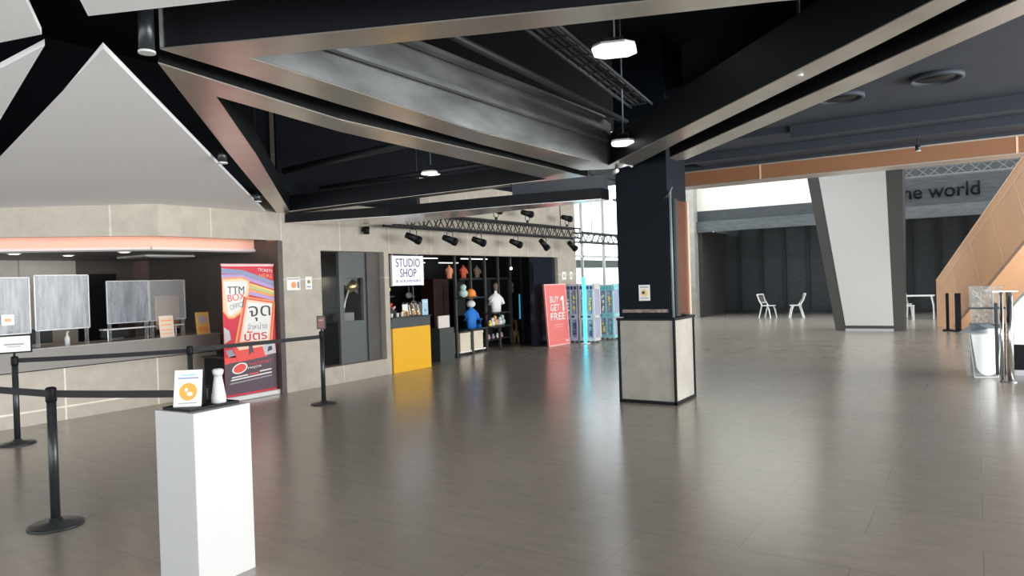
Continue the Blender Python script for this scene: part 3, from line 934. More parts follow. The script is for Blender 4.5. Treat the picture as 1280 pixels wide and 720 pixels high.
btext('TTM', INK, 82, 150, 160, 184, 5, -0.0)
btext('BOX', REDL, 84, 190, 166, 222, 5, 0.12)
btext('OFFICE', INKG, 94, 238, 160, 262, 5, 0.22)
btext('จุด', INK, 176, 248, 282, 322, 8, 0, 0.0)
btext('จำหน่าย', INKG, 168, 330, 264, 362, 8)
btext('บัตร', REDL, 152, 366, 262, 414, 8, 0, 0.01)
btext('HERE', ORP, 232, 88, 300, 106, 3, -0.08)
btext('TICKETS', PAPER, 228, 62, 300, 76, 3, -0.10)
bm = M()
bm.cyl((0.0046, bu(cl(128, 0)[0]), bz(cl(0, 542)[1])), (0.0056, bu(cl(128, 0)[0]), bz(cl(0, 542)[1])), 0.1, n=32)
for tup, m_, k_, sx_ in ((bm, PAPER, 1.0, 1), (None, REDL, 0.8, 1)):
    e = []
    for i in range(32):
        t_ = 2 * PI * i / 32
        e.append((128 + 36 * k_ * math.cos(t_), 542 + 25 * k_ * math.sin(t_) - 6 * k_ * math.cos(t_)))
    bp(e, m_, 2 if k_ == 1 else 3, 'logo')
btext('THAITICKET', REDL, 168, 524, 280, 536, 3, 0.05)
btext('MAJOR', PAPER, 166, 541, 232, 554, 3, 0.05)
for (x0, x1, y0, m_) in ((90, 165, 580, PAPER), (172, 215, 574, REDL), (222, 280, 566, PAPER), (86, 280, 592, PAPER), (80, 282, 608, INKG)):
    bp([(x0, y0), (x1, y0 - (x1 - x0) * 0.07), (x1, y0 + 6 - (x1 - x0) * 0.07), (x0, y0 + 6)], m_, 2, 'print_lines')
M().box(-0.05, 0.05, -BW / 2 - 0.02, BW / 2 + 0.02, 0.0, 0.075).build('base_cassette', mat('silver_cassette', (0.62, 0.62, 0.60), 0.3, 0.4), bn, bevel=0.01)
M().box(-0.012, 0.008, -BW / 2 - 0.005, BW / 2 + 0.005, BZ0 + BH - 0.005, BZ0 + BH + 0.02).build('top_rail', mat('pink_rail', (0.75, 0.40, 0.40), 0.3), bn)
M().cyl((-0.02, 0, 0.07), (-0.02, 0, BZ0 + BH), 0.01).build('support_pole', STEEL, bn)

# ================================================================== NOTICES ON THE STONE WALL
n1 = thing('notice', 'wide white notice with an orange picture on the stone wall', 'notice', (XW, 7.55, 1.57))
M().box(0.001, 0.006, -0.13, 0.13, 0, 0.20).build('sheet', PAPER, n1)
M().cyl((0.006, 0.0, 0.08), (0.009, 0.0, 0.08), 0.05, n=20).build('picture', ORP, n1)
M().box(0.006, 0.009, -0.12, 0.12, 0.165, 0.18).box(0.006, 0.009, 0.07, 0.11, 0.03, 0.13).build('print_lines', INKG, n1)
n1 = thing('notice', 'narrow white notice with a dark symbol on the stone wall beside the display case', 'notice', (XW, 7.85, 1.575))
M().box(0.001, 0.006, -0.065, 0.065, 0, 0.20).build('sheet', PAPER, n1)
M().cyl((0.006, 0.0, 0.12), (0.009, 0.0, 0.12), 0.03, n=20).build('symbol', mat('olive_ink', (0.25, 0.24, 0.10), 0.5), n1)
M().box(0.006, 0.009, -0.04, 0.04, 0.03, 0.05).build('print_lines', INKG, n1)
n1 = thing('notice', 'small white notice on the stone pier between the pink board and the window', 'notice', (XW, 16.28, 1.60))
M().box(0.001, 0.006, -0.10, 0.10, 0, 0.20).build('sheet', PAPER, n1)
M().box(0.006, 0.008, -0.05, 0.05, 0.05, 0.14).build('print', mat('pale_tan', (0.5, 0.42, 0.3), 0.5), n1)
n1 = thing('notice', 'narrower white notice on the stone pier, next to the glazed corner', 'notice', (XW, 16.66, 1.60))
M().box(0.001, 0.006, -0.06, 0.06, 0, 0.20).build('sheet', PAPER, n1)
M().box(0.006, 0.008, -0.03, 0.03, 0.05, 0.14).build('print', MATS['pale_tan'], n1)

# ================================================================== WALL DISPLAY CASE
dc = thing('display_case', 'recessed dark display case with grey panels in the stone wall', 'display case', (XW, 8.86, 0.285))
M().box(-1.05, -1.0, -0.74, 0.74, 0, 1.91).box(-1.0, -0.25, -0.80, -0.74, 0, 1.91).box(-1.0, -0.25, 0.74, 0.80, 0, 1.91).box(-1.0, -0.25, -0.74, 0.74, -0.04, 0).box(-1.0, -0.25, -0.74, 0.74, 1.91, 1.95).build('case_lining', BLACK, dc)
# grey panel with a square niche
gp = M()
PL, NL, NR = -0.20, -0.10, 0.36
gp.box(-0.22, -0.16, PL, 0.42, 0, 0.72).box(-0.22, -0.16, PL, 0.42, 1.46, 1.91).box(-0.22, -0.16, PL, NL, 0.72, 1.46).box(-0.22, -0.16, NR, 0.42, 0.72, 1.46)
gp.build('front_panel', GREYP, dc)
M().box(-0.22, -0.12, 0.42, 0.739, 0, 1.91).build('side_panel', GREYP2, dc)
nb = M()
nb.box(-0.75, -0.70, NL - 0.02, NR + 0.02, 0.68, 1.50).box(-0.72, -0.22, NL - 0.02, NR + 0.02, 0.68, 0.72)
nb.build('niche', mat('niche_dark', (0.02, 0.022, 0.025), 0.5), dc)
M().extr([(-0.30, NL, 1.46), (-0.30, NR, 1.46), (-0.30, NR, 1.18), (-0.30, NL, 1.42)], (0.01, 0, 0)).build('niche_back', GREYP, dc)
M().box(-0.50, -0.24, -0.06, 0.20, 0.72, 0.86).build('display_block', mat('block_grey', (0.22, 0.22, 0.21), 0.5), dc)
M().box(-0.03, -0.02, -0.735, 0.735, 0.0, 1.91).build('pane', GLASS, dc)
tb = thing('golden_mallet', 'golden round-headed mallet leaning in the niche of the wall display case', 'trophy', (XW - 0.30, 8.86, 0.285 + 0.861))
M().tube([(0, 0.0, 0.0), (0, 0.06, 0.20), (0, 0.17, 0.44)], 0.014).build('handle', mat('silver_tube', (0.6, 0.6, 0.55), 0.3, 1.0), tb)
M().cyl((0.0, 0.13, 0.40), (0.05, 0.26, 0.50), 0.075, 0.09, n=20).build('head', GOLD, tb, smooth=True)
tb = thing('golden_figurine', 'small golden figurine beside the mallet in the wall display case', 'trophy', (XW - 0.42, 8.90, 0.285 + 0.861))
M().lathe([(0.03, 0), (0.03, 0.02), (0.012, 0.05), (0.014, 0.18), (0.035, 0.24), (0.03, 0.32), (0.012, 0.36), (0.022, 0.40), (0.01, 0.43)], n=12).build('figure', GOLD, tb, smooth=True)
lc_ = bpy.data.lights.new('case_spot', 'POINT')
lc_.energy = 2.5
lc_.shadow_soft_size = 0.05
lc_.color = (1, 0.85, 0.6)
lo = bpy.data.objects.new('case_spot', lc_)
lo.location = (XW - 0.45, 9.0, 1.70)
COL.objects.link(lo)

# ================================================================== STUDIO SHOP
SHOPW = mat('shop_dark_wall', (0.022, 0.022, 0.026), 0.5)
sr = M()
struct(M().box(-13.2, -13.0, 9.6, 17.2, 0, 2.4).build('wall_shop_back', SHOPW))
struct(M().box(-13.0, XW - 0.25, 9.665, 9.72, 0, 2.4).build('wall_shop_left', SHOPW))
struct(M().box(-13.0, XW - 0.25, 17.0, 17.2, 0, 2.4).build('wall_shop_right', SHOPW))
struct(M().box(-13.2, XW - 0.25, 9.6, 17.2, 2.4, 2.5).build('ceiling_shop', SHOPW))
struct(M().box(-10.75, -9.16, 16.5, 16.6, 0, 2.4).build('wall_shop_partition', SHOPW))
struct(M().box(XW - 0.2, XW - 0.08, 14.9, 15.96, 0, 2.16).build('door_2', mat('dark_glossy_door', (0.012, 0.015, 0.022), 0.15)))
sg = thing('shop_sign', 'lit white sign reading STUDIO SHOP hanging in the shop front', 'sign', (XW - 0.02, 9.84, 1.585))
sface = M().box(-0.05, 0, 0, 0.86, 0, 0.55).build('sign_face', SIGN_E, sg)
M().box(-0.054, -0.001, -0.012, 0.0, -0.01, 0.56).build('sign_edge', WHITE, sg)
M().box(-0.054, -0.001, 0.86, 0.872, -0.01, 0.56).build('sign_edge', WHITE, sg)
SL_ = mat('sign_lettering_grey', (0.035, 0.04, 0.07), 0.5)
text('STUDIO', SL_, (0.68, 0.155), (0.001, 0.09, 0.345), FX, sface, 'lettering', 0.002)
text('SHOP', SL_, (0.46, 0.155), (0.001, 0.20, 0.155), FX, sface, 'lettering', 0.002)
text('& SOUVENIRS', SL_, (0.70, 0.045), (0.001, 0.08, 0.06), FX, sface, 'lettering', 0.002)
for y in (0.02, 0.72):
    M().cyl((-0.02, y, 0.55), (-0.02, y, 0.60), 0.006).build('hanger', STEEL, sg)
# counter of the shop
sct = thing('shop_counter', 'shop counter with a bright yellow front and dark grey top', 'counter', (XW, 9.74, 0))
M().box(-0.60, 0.03, 0.0, 1.06, 0, 0.81).build('front_panel', YEL, sct, bevel=0.003)
M().box(-0.62, 0.0, -0.0, 1.10, 0.81, 0.985).build('top_band', mat('shop_counter_grey', (0.055, 0.065, 0.07), 0.45), sct)
M().box(-0.62, 0.02, -0.0, 1.12, 0.985, 1.005).build('worktop', CHAR, sct)


def cup(y, x, m_, lab, h=0.075):
    t = thing('cup', lab, 'cup', (x, y, 1.006), 0, 'cups on the shop counter')
    M().lathe([(0.022, 0), (0.032, h), (0.028, h), (0.02, 0.01)], n=14).build('cup_body', m_, t, smooth=True)


cup(9.86, -9.0, WHC, 'white cup nearest the left end of the shop counter')
cup(10.02, -9.0, WHC, 'second white cup from the left on the shop counter')
cup(10.16, -9.02, WHC, 'third white cup from the left on the shop counter')
bx_ = thing('menu_board', 'white menu board standing in the middle of the shop counter', 'board', (-9.12, 10.37, 1.006))
M().box(-0.006, 0.006, -0.075, 0.075, 0, 0.22).build('board', PAPER, bx_)
M().box(0.006, 0.008, -0.05, 0.05, 0.04, 0.06).build('print', INKG, bx_)
bx_ = thing('poster_stand', 'pale blue poster standing at the right end of the shop counter', 'poster', (-8.97, 10.78, 1.006))
M().box(-0.006, 0.006, -0.085, 0.085, 0, 0.30).build('sheet', LBLUE, bx_)
M().cyl((0.006, 0, 0.09), (0.008, 0, 0.09), 0.03).build('emblem', BLG, bx_)
M().box(0.006, 0.008, -0.05, 0.05, 0.24, 0.26).build('print', PAPER, bx_)
for i in range(7):
    y, x = 10.22 + 0.075 * i, -9.06 - 0.05 * (i % 2)
    t = thing('jar', 'small amber jar on the shop counter between the cups and the pale blue poster', 'jar', (x, y, 1.006), 0, 'amber jars on the shop counter')
    hgt = 0.06 + 0.02 * ((i * 5) % 3)
    M().lathe([(0.024, 0), (0.026, hgt), (0.016, hgt + 0.01)], n=12).build('jar_body', mat('amber_jar', (0.60, 0.30, 0.12), 0.3), t, smooth=True)
    M().cyl((0, 0, hgt + 0.01), (0, 0, hgt + 0.025), 0.018, n=12).build('lid', GOLD, t)
yt = thing('plush_toy', 'small yellow plush toy at the left jamb of the shop front', 'plush toy', (-9.10, 9.80, 1.42))
M().ball((0, 0, 0.05), 0.07, 1, 1.2, 0.8).build('body', mat('yellow_plush', (0.85, 0.55, 0.10), 0.9), yt, smooth=True)
M().ball((0.03, 0.08, 0.10), 0.04).build('head', MATS['yellow_plush'], yt, smooth=True)
hk = thing('wall_shelf', 'small dark shelf carrying the yellow plush toy', 'shelf', (-9.12, 9.725, 1.38))
M().box(-0.10, 0.12, -0.005, 0.24, 0, 0.02).build('board', CHAR, hk)
M().box(-0.02, 0.0, -0.005, 0.18, -0.08, 0.0).build('bracket', CHAR, hk)
for i, (y, z, m_, lab) in enumerate([(9.98, 1.26, WHC, 'white and red toy on the upper step of the sloping rack'), (10.08, 1.18, REDC, 'red toy on the middle step of the sloping rack'), (10.16, 1.12, PINKL, 'pink toy on the lowest step of the sloping rack')]):
    t = thing('toy', lab, 'toy', (-9.25, y, z), 0, 'toys on the sloping rack')
    M().ball((0, 0, 0.035), 0.035, 1, 1.3, 1).ball((0.01, 0.05, 0.06), 0.024).build('toy_body', m_, t, smooth=True)
rk = thing('step_rack', 'dark stepped rack on the shop counter holding small toys', 'rack', (-9.25, 10.06, 1.006))
M().box(-0.06, 0.06, -0.13, -0.04, 0, 0.254).box(-0.06, 0.06, -0.04, 0.06, 0, 0.174).box(-0.06, 0.06, 0.06, 0.15, 0, 0.114).build('rack_body', CHAR, rk)
rs = thing('small_sign', 'small red sign hanging under the lit shop sign', 'sign', (-9.3, 9.98, 1.46))
M().box(-0.006, 0.006, 0, 0.15, 0, 0.07).build('sign_board', REDL, rs)
M().cyl((0, 0.07, 0.07), (0, 0.07, 1.2), 0.004, n=6).build('hanger', STEEL, rs)
# podium
pd = thing('podium', 'dark grey podium with a white card on top at the shop entrance', 'podium', (-9.38, 11.76, 0))
M().box(-0.16, 0.16, -0.24, 0.24, 0, 0.68).build('podium_body', mat('podium_grey', (0.045, 0.055, 0.052), 0.5), pd, bevel=0.004)
M().box(0.05, 0.08, -0.17, 0.20, 0.68, 0.93).build('card', mat('pale_card', (0.68, 0.62, 0.58), 0.5), pd)
# dark cabinet
cbn = thing('display_cabinet', 'tall black-brown cabinet left of the shop shelving', 'cabinet', (-9.78, 12.28, 0))
M().box(-0.3, 0.05, -0.28, 0.24, 0, 1.70).build('cabinet_body', mat('espresso_panel', (0.020, 0.007, 0.006), 0.5, spec=0.2), cbn, bevel=0.004)
M().box(0.05, 0.06, 0.04, 0.05, 0.05, 1.65).build('door_gap', BLACK, cbn)
# shelving screen : posts
A_, B_ = Vector((-9.39, 12.31)), Vector((-9.95, 15.90))
posts = []
for i in range(6):
    f = i / 5.0
    p = A_.lerp(B_, f)
    posts.append(p)
    t = thing('shelving_post', ['leftmost', 'second', 'third', 'fourth', 'fifth', 'rightmost'][i] + ' slim grey upright of the shop shelving, counted from the left', 'post', (p.x, p.y, 0), 0, 'uprights of the shop shelving')
    M().box(-0.025, 0.025, -0.025, 0.025, 0, 2.40).build('upright', mat('post_grey', (0.065, 0.068, 0.065), 0.4, 0.3), t)
    M().box(-0.05, 0.05, -0.045, 0.045, 0, 0.015).build('foot_plate', CHAR, t)
sd_ = (B_ - A_).normalized()
sn_ = Vector((-abs(sd_.y), sd_.x * -1)) if False else Vector((-sd_.y, sd_.x))
if sn_.x > 0:
    sn_ = -sn_


def spt(s, d):
    q = A_ + sd_ * s + sn_ * d
    return q.x, q.y


def rail_box(name, lab, s0, s1, d0, d1, z0, z1, m_, cat='shelf', grp='dark shelves of the shop shelving'):
    t = thing(name, lab, cat, (*spt(s0, d0), z0), 0, grp)
    o = Vector(spt(s0, d0))
    q = [Vector(spt(s0, d0)) - o, Vector(spt(s1, d0)) - o, Vector(spt(s1, d1)) - o, Vector(spt(s0, d1)) - o]
    M().prism([tuple(v) for v in q], 0, z1 - z0).build('board', m_, t)
    ed_ = [Vector(spt(s0, d0 - 0.012)) - o, Vector(spt(s1, d0 - 0.012)) - o, Vector(spt(s1, d0)) - o, Vector(spt(s0, d0)) - o]
    M().prism([tuple(v) for v in ed_], -0.004, z1 - z0 + 0.004).build('edge_trim', CHAR, t)
    return t


rail_box('shelf', 'top dark shelf across the whole shop shelving', 0.32, 3.7, 0.06, 0.42, 1.66, 1.70, CHAR)
rail_box('shelf', 'dark shelf under the blue costume', 0.05, 0.90, -0.32, -0.03, 0.57, 0.60, CHAR)
rail_box('shelf', 'dark shelf under the white shirt', 1.20, 2.15, -0.32, -0.03, 0.86, 0.89, CHAR)
rail_box('shelf', 'low dark shelf under the row of small plush toys', 1.20, 2.15, -0.32, -0.03, 0.54, 0.57, CHAR)
rail_box('shelf', 'lowest dark shelf, near the floor under the plush toys', 1.63, 2.84, 0.06, 0.5, 0.20, 0.22, CHAR)
rail_box('back_panel', 'black dividing panel between the costume bay and the shirt bay', 1.46, 1.62, 0.05, 0.55, 0.35, 1.66, BLACK, 'panel', 'black panels of the shop shelving')
rail_box('back_panel', 'black dividing panel right of the shirt bay', 2.85, 3.0, 0.05, 0.55, 0.20, 1.66, BLACK, 'panel', 'black panels of the shop shelving')
rail_box('back_panel', 'dark back panel behind the white shirt', 1.63, 2.84, 0.52, 0.56, 0.20, 1.66, mat('back_grey', (0.05, 0.055, 0.06), 0.5), 'panel', 'black panels of the shop shelving')
rail_box('wall_poster', 'grey-blue poster hanging behind the blue costume', 0.95, 1.42, 0.52, 0.54, 0.85, 1.64, mat('grey_blue_poster', (0.16, 0.20, 0.25), 0.4), 'poster', 'posters in the shop')


def garment(s, d, z, h, m_, lab, name='shirt', wf=1.0):
    x, y = spt(s, d)
    t = thing(name, lab, 'clothing', (x, y, z), 0, 'clothes on busts in the shop')
    w_ = h * 0.32 * wf
    M().lathe([(w_ * 0.75, 0), (w_ * 0.80, h * 0.3), (w_ * 0.95, h * 0.62), (w_ * 0.75, h * 0.78), (w_ * 0.28, h * 0.88), (w_ * 0.22, h)], n=16, sx=0.6).build('torso', m_, t, smooth=True)
    for sgn in (-1, 1):
        M().tube([(0, sgn * w_ * 0.62, h * 0.72), (0, sgn * w_ * 1.15, h * 0.58), (0.01, sgn * w_ * 1.35, h * 0.36)], w_ * 0.27, 10).build('sleeve', m_, t, smooth=True)
    return t


garment(0.06 + 0.10, 0.22, 1.701, 0.30, mat('salmon_cloth', (0.70, 0.28, 0.16), 0.8), 'salmon and red jacket, first of three on the top shelf')
garment(0.82, 0.22, 1.701, 0.30, REDC, 'red-orange jacket, second of three on the top shelf')
garment(1.50, 0.22, 1.701, 0.30, BRC, 'brown jacket, third of three on the top shelf')
g_ = garment(1.68, -0.16, 0.892, 0.50, WHC, 'white shirt with brown neck on a bust in the right bay', wf=1.25)
M().lathe([(0.045, 0.50), (0.05, 0.56), (0.065, 0.62), (0.03, 0.68)], n=12).build('neck', BRC, g_, smooth=True)
g_ = garment(0.40, -0.16, 0.602, 0.50, BLUE, 'blue costume with a white cap standing in the shelving', 'costume', 1.1)
M().ball((0, 0, 0.53), 0.10, 1, 1, 0.8).build('cap', WHC, g_, smooth=True)
M().tube([(0.06, 0.16, 0.05), (0.06, 0.24, 0.0), (0.06, 0.26, 0.2)], 0.05, 10).build('cape', BLUE, g_, smooth=True)


def blob(s, d, z, parts, lab, name='plush_toy', cat='plush toy', grp='soft toys in the shop'):
    x, y = spt(s, d)
    t = thing(name, lab, cat, (x, y, z), 0, grp)
    for nm, c, r, sc_, m_ in parts:
        M().ball(c, r, *sc_).build(nm, m_, t, smooth=True)
    return t


rail_box('shelf', 'dark shelf holding the orange hat, between the top shelf and the costume', -0.08, 0.75, -0.30, -0.03, 1.26, 1.28, CHAR)
blob(0.42, -0.15, 1.281, [('crown', (0, 0, 0.07), 0.12, (1, 1, 1), ORC), ('brim', (0, 0, 0.022), 0.15, (1, 1, 0.12), ORC)], 'orange hat on the shelf above the blue costume', 'hat', 'hat')
blob(0.08, -0.15, 1.281, [('body', (0, 0, 0.09), 0.10, (1, 1, 0.9), mat('pale_teal_plush', (0.45, 0.60, 0.58), 0.9)), ('head', (0, 0, 0.22), 0.07, (1, 1, 1), MATS['pale_teal_plush'])], 'pale teal plush toy left of the orange hat')
cols = [YLP, WHC, TANC, mat('grey_plush', (0.35, 0.36, 0.36), 0.9), WHC, mat('mint_plush', (0.35, 0.5, 0.42), 0.9)]
names_ = ['yellow', 'white', 'tan', 'grey', 'second white', 'mint']
for i in range(6):
    h_ = 0.05 + 0.015 * (i % 3)
    blob(1.32 + i * 0.135, -0.16, 0.571, [('body', (0, 0, h_), h_, (1, 0.9, 1), cols[i]), ('head', (0, 0, h_ * 2.4), h_ * 0.65, (1, 1, 1), cols[i])], names_[i] + ' plush toy in the row below the white shirt')
for i in range(4):
    h_ = 0.045
    m_ = [mat('dusty_pink', (0.50, 0.28, 0.30), 0.9), mat('mauve_plush', (0.30, 0.22, 0.34), 0.9), WHC, MATS['dusty_pink']][i]
    blob(1.85 + i * 0.24, 0.14, 0.221, [('body', (0, 0, h_), h_, (1, 1.2, 1), m_), ('head', (0, 0.0, h_ * 2.2), h_ * 0.7, (1, 1, 1), m_)], ['dusty pink', 'mauve', 'white', 'second dusty pink'][i] + ' plush toy on the lowest shelf')
# right bay
rail_box('shelf', 'upper glass shelf in the narrow right bay', 3.02, 3.72, 0.06, 0.4, 1.26, 1.275, mat('blue_glass_edge', (0.10, 0.25, 0.38), 0.2))
rail_box('shelf', 'lower shelf in the narrow right bay', 3.02, 3.72, 0.06, 0.4, 0.60, 0.62, CHAR)
blob(3.35, 0.2, 1.276, [('body', (0, 0, 0.10), 0.09, (1, 1, 1.1), PINKL), ('head', (0, 0.05, 0.24), 0.07, (1, 1, 1), WHC)], 'pink and white plush toy on the upper glass shelf')
x, y = spt(3.5, 0.02)
t = thing('light_strip', 'vertical light blue lit strip in the right bay of the shelving', 'light strip', (x, y, 0.62))
M().box(-0.012, 0.012, -0.015, 0.015, 0, 0.64).build('strip', mat('blue_strip', (0.15, 0.45, 0.65), 0.3, emit=(0.1, 0.4, 0.6), es=0.4), t)
x, y = spt(3.35, 0.2)
t = thing('book', 'pale book leaning on the lower shelf of the right bay', 'book', (x, y, 0.62))
M().hexa([(-0.01, -0.08, 0), (0.01, -0.08, 0), (0.01, 0.08, 0), (-0.01, 0.08, 0)], [(-0.05, -0.16, 0.24), (-0.03, -0.16, 0.24), (-0.03, 0.0, 0.24), (-0.05, 0.0, 0.24)]).build('cover', WHC, t)
M().hexa([(0.0102, -0.05, 0.03), (0.0112, -0.05, 0.03), (0.0112, 0.05, 0.03), (0.0102, 0.05, 0.03)], [(-0.026, -0.12, 0.20), (-0.025, -0.12, 0.20), (-0.025, -0.04, 0.20), (-0.026, -0.04, 0.20)]).build('cover_print', PINKL, t)
x, y = spt(3.42, 0.15)
t = thing('giraffe_figure', 'orange-tan giraffe figure standing on the floor at the right of the shelving', 'figure', (x, y, 0))
M().ball((0, 0, 0.25), 0.11, 1, 1.3, 0.9).build('body', TANC, t, smooth=True)
M().tube([(0, 0.05, 0.28), (0, 0.09, 0.42), (0, 0.06, 0.55)], 0.035, 10).build('neck', TANC, t, smooth=True)
M().ball((0, 0.03, 0.58), 0.05, 1, 1.4, 0.9).build('head', TANC, t, smooth=True)
for sx in (-0.05, 0.05):
    for sy in (-0.09, 0.09):
        M().cyl((sx, sy, 0), (sx, sy, 0.22), 0.022, 0.03, n=8).build('leg', TANC, t, smooth=True)
# cream boxes
for s_, lab in ((0.55, 'left cream storage box on the floor under the blue costume'), (1.15, 'right cream storage box on the floor under the blue costume')):
    x, y = spt(s_, 0.2)
    t = thing('storage_box', lab, 'box', (x, y, 0.0), 0, 'cream boxes under the costume')
    M().box(-0.14, 0.14, -0.2, 0.2, 0.09, 0.49).build('box_body', CREAMB, t, bevel=0.005)
    M().box(-0.15, 0.15, -0.21, 0.21, 0.44, 0.495).build('lid', CREAMB, t, bevel=0.004)
    M().box(-0.17, 0.17, -0.26, 0.26, 0.06, 0.09).build('base', WHITE, t)
    for sx in (-0.12, 0.12):
        for sy in (-0.2, 0.2):
            M().cyl((sx, sy, 0), (sx, sy, 0.06), 0.02, n=10).build('foot', CHAR, t)
# clothes rail between counter and podium
cr = thing('clothes_rail', 'low black clothes rail behind the podium', 'clothes rail', (-9.95, 11.60, 0))
for sy in (-0.35, 0.35):
    M().cyl((0, sy, 0), (0, sy, 1.22), 0.012, n=8).build('upright', CHAR, cr)
    M().box(-0.18, 0.18, sy - 0.015, sy + 0.015, 0, 0.02).build('foot', CHAR, cr)
M().cyl((0, -0.35, 1.22), (0, 0.35, 1.22), 0.012, n=8).build('rail', CHAR, cr)
for i, (dy, m_, nm) in enumerate(((-0.22, WHC, 'leftmost white garment'), (-0.08, CREAMB, 'cream garment left of centre'), (0.06, WHC, 'second white garment'), (0.20, mat('cream_cloth', (0.6, 0.5, 0.36), 0.8), 'rightmost cream garment'))):
    t = thing('hanging_shirt', nm + ' hanging on the low clothes rail', 'clothing', (-9.95, 11.60 + dy, 1.21), 0, 'garments on the clothes rail')
    hz = 0.45 - 0.04 * (i % 2)
    M().hexa([(-0.15, -0.025, -hz), (0.15, -0.025, -hz), (0.15, 0.025, -hz), (-0.15, 0.025, -hz)], [(-0.05, -0.012, -0.03), (0.05, -0.012, -0.03), (0.05, 0.012, -0.03), (-0.05, 0.012, -0.03)]).build('fabric', m_, t)
    M().tube([(0, 0, -0.03), (0, 0, 0.02)], 0.004, 6).build('hook', STEEL, t)
# hats on back wall pegs
for i, (x, y, z, m_, lab) in enumerate([(-10.6, 12.2, 1.36, WHC, 'white cap hanging above the clothes rail'), (-10.9, 13.1, 1.52, mat('pale_grey_cap', (0.5, 0.48, 0.5), 0.8), 'pale grey cap hanging highest in the dark shop corner'), (-10.3, 12.0, 1.18, mat('beige_cap', (0.5, 0.42, 0.32), 0.8), 'beige cap hanging lowest above the clothes rail')]):
    t = thing('cap', lab, 'hat', (x, y, z), 0, 'caps hanging in the shop')
    M().ball((0, 0, 0), 0.09, 0.8, 1, 0.8).build('crown', m_, t, smooth=True)
    M().ball((0.04, 0.07, -0.03), 0.07, 1, 1, 0.15).build('brim', m_, t, smooth=True)
    M().cyl((0, 0, 0.07), (0, 0, 2.4 - z), 0.003, n=6).build('cord', STEEL, t)
# ceiling tubes
for i, (x, y0, y1) in enumerate([(-10.4, 11.9, 13.0), (-10.4, 13.9, 15.0), (-12.6, 14.2, 15.2), (-12.6, 15.8, 16.7)]):
    t = thing('tube_lamp', ['front left', 'front right', 'rear left', 'rear right'][i] + ' fluorescent tube under the shop ceiling', 'lamp', (x, y0, 2.18), 0, 'fluorescent tubes of the shop')
    M().cyl((0, 0, 0), (0, y1 - y0, 0), 0.009, n=10).build('tube', TUBE_E, t, smooth=True)
    M().box(-0.02, 0.02, 0, y1 - y0, 0.016, 0.04).build('batten', CHAR, t)
    M().box(-0.01, 0.01, 0.1, 0.12, 0.04, 0.22).box(-0.01, 0.01, y1 - y0 - 0.12, y1 - y0 - 0.1, 0.04, 0.22).build('bracket', CHAR, t)
for i, (x, y, lab) in enumerate([(-9.6, 11.25, 'bright round spot high in the shop right of the lit sign'), (-9.75, 15.1, 'bright spot at the right end of the shop ceiling')]):
    t = thing('shop_spot', lab, 'lamp', (x, y, 1.92), 0, 'bright spots in the shop')
    M().ball((0, 0, 0), 0.035).build('bulb', TUBE_E, t, smooth=True)
    M().cyl((0, 0, 0.04), (0, 0, 0.48), 0.006, n=8).build('stem', STEEL, t)

# pink standing sign
pk = thing('standing_sign', 'coral pink standing board reading BUY 1 GET FREE by the shop', 'sign', (-8.62, 15.42, 0), R(-4))
lean = 0.05
pboard = M().hexa([(-0.02, -0.48, 0), (0.02, -0.48, 0), (0.02, 0.46, 0), (-0.02, 0.46, 0)], [(-0.02 - lean, -0.54, 1.5), (0.02 - lean, -0.54, 1.5), (0.02 - lean, 0.40, 1.5), (-0.02 - lean, 0.40, 1.5)]).build('board', PINKP, pk)
fr = M()
for (ya, yb, za, zb) in ((-0.48, -0.455, 0, 1.5), (0.435, 0.46, 0, 1.5)):
    fr.hexa([(0.02, ya, za), (0.026, ya, za), (0.026, yb, za), (0.02, yb, za)], [(0.02 - lean, ya - 0.06, zb), (0.026 - lean, ya - 0.06, zb), (0.026 - lean, yb - 0.06, zb), (0.02 - lean, yb - 0.06, zb)])
fr.hexa([(0.02, -0.48, 0), (0.026, -0.48, 0), (0.026, 0.46, 0), (0.02, 0.46, 0)], [(0.019, -0.48, 0.025), (0.025, -0.48, 0.025), (0.025, 0.46, 0.025), (0.019, 0.46, 0.025)])
fr.box(0.018 - lean, 0.026 - lean, -0.54, 0.40, 1.475, 1.5)
fr.build('border', PINKL, pk)
tw = mat('pale_pink_lettering', (0.88, 0.72, 0.70), 0.5)
rl = (R(90) - math.atan(lean / 1.5) * 0, R(0), R(90))
for (s_, w_, h_, y_, z_) in (('BUY', 0.40, 0.17, -0.35, 1.04), ('GET', 0.40, 0.17, -0.34, 0.84), ('FREE', 0.66, 0.18, -0.36, 0.62)):
    o_ = text(s_, tw, (w_, h_), (0.024 - lean * z_ / 1.5, y_, z_), FX, pboard, 'lettering', 0.004, bold=0.02)
M().extr([(-0.003, 0.20, 0.83), (-0.003, 0.27, 0.83), (-0.014, 0.26, 1.20), (-0.014, 0.205, 1.20), (-0.013, 0.12, 1.14), (-0.012, 0.12, 1.08), (-0.012, 0.195, 1.12)], (0.008, 0, 0)).build('lettering', tw, pboard)
M().box(0.004, 0.012, -0.20, 0.20, 0.50, 0.512).box(0.006, 0.014, -0.14, 0.14, 0.45, 0.458).box(0.018, 0.024, 0.26, 0.40, 0.07, 0.12).build('small_print', PINKL, pboard)
M().box(-0.30, -0.02, -0.05, 0.0, 0, 0.02).build('rear_foot', CHAR, pk)


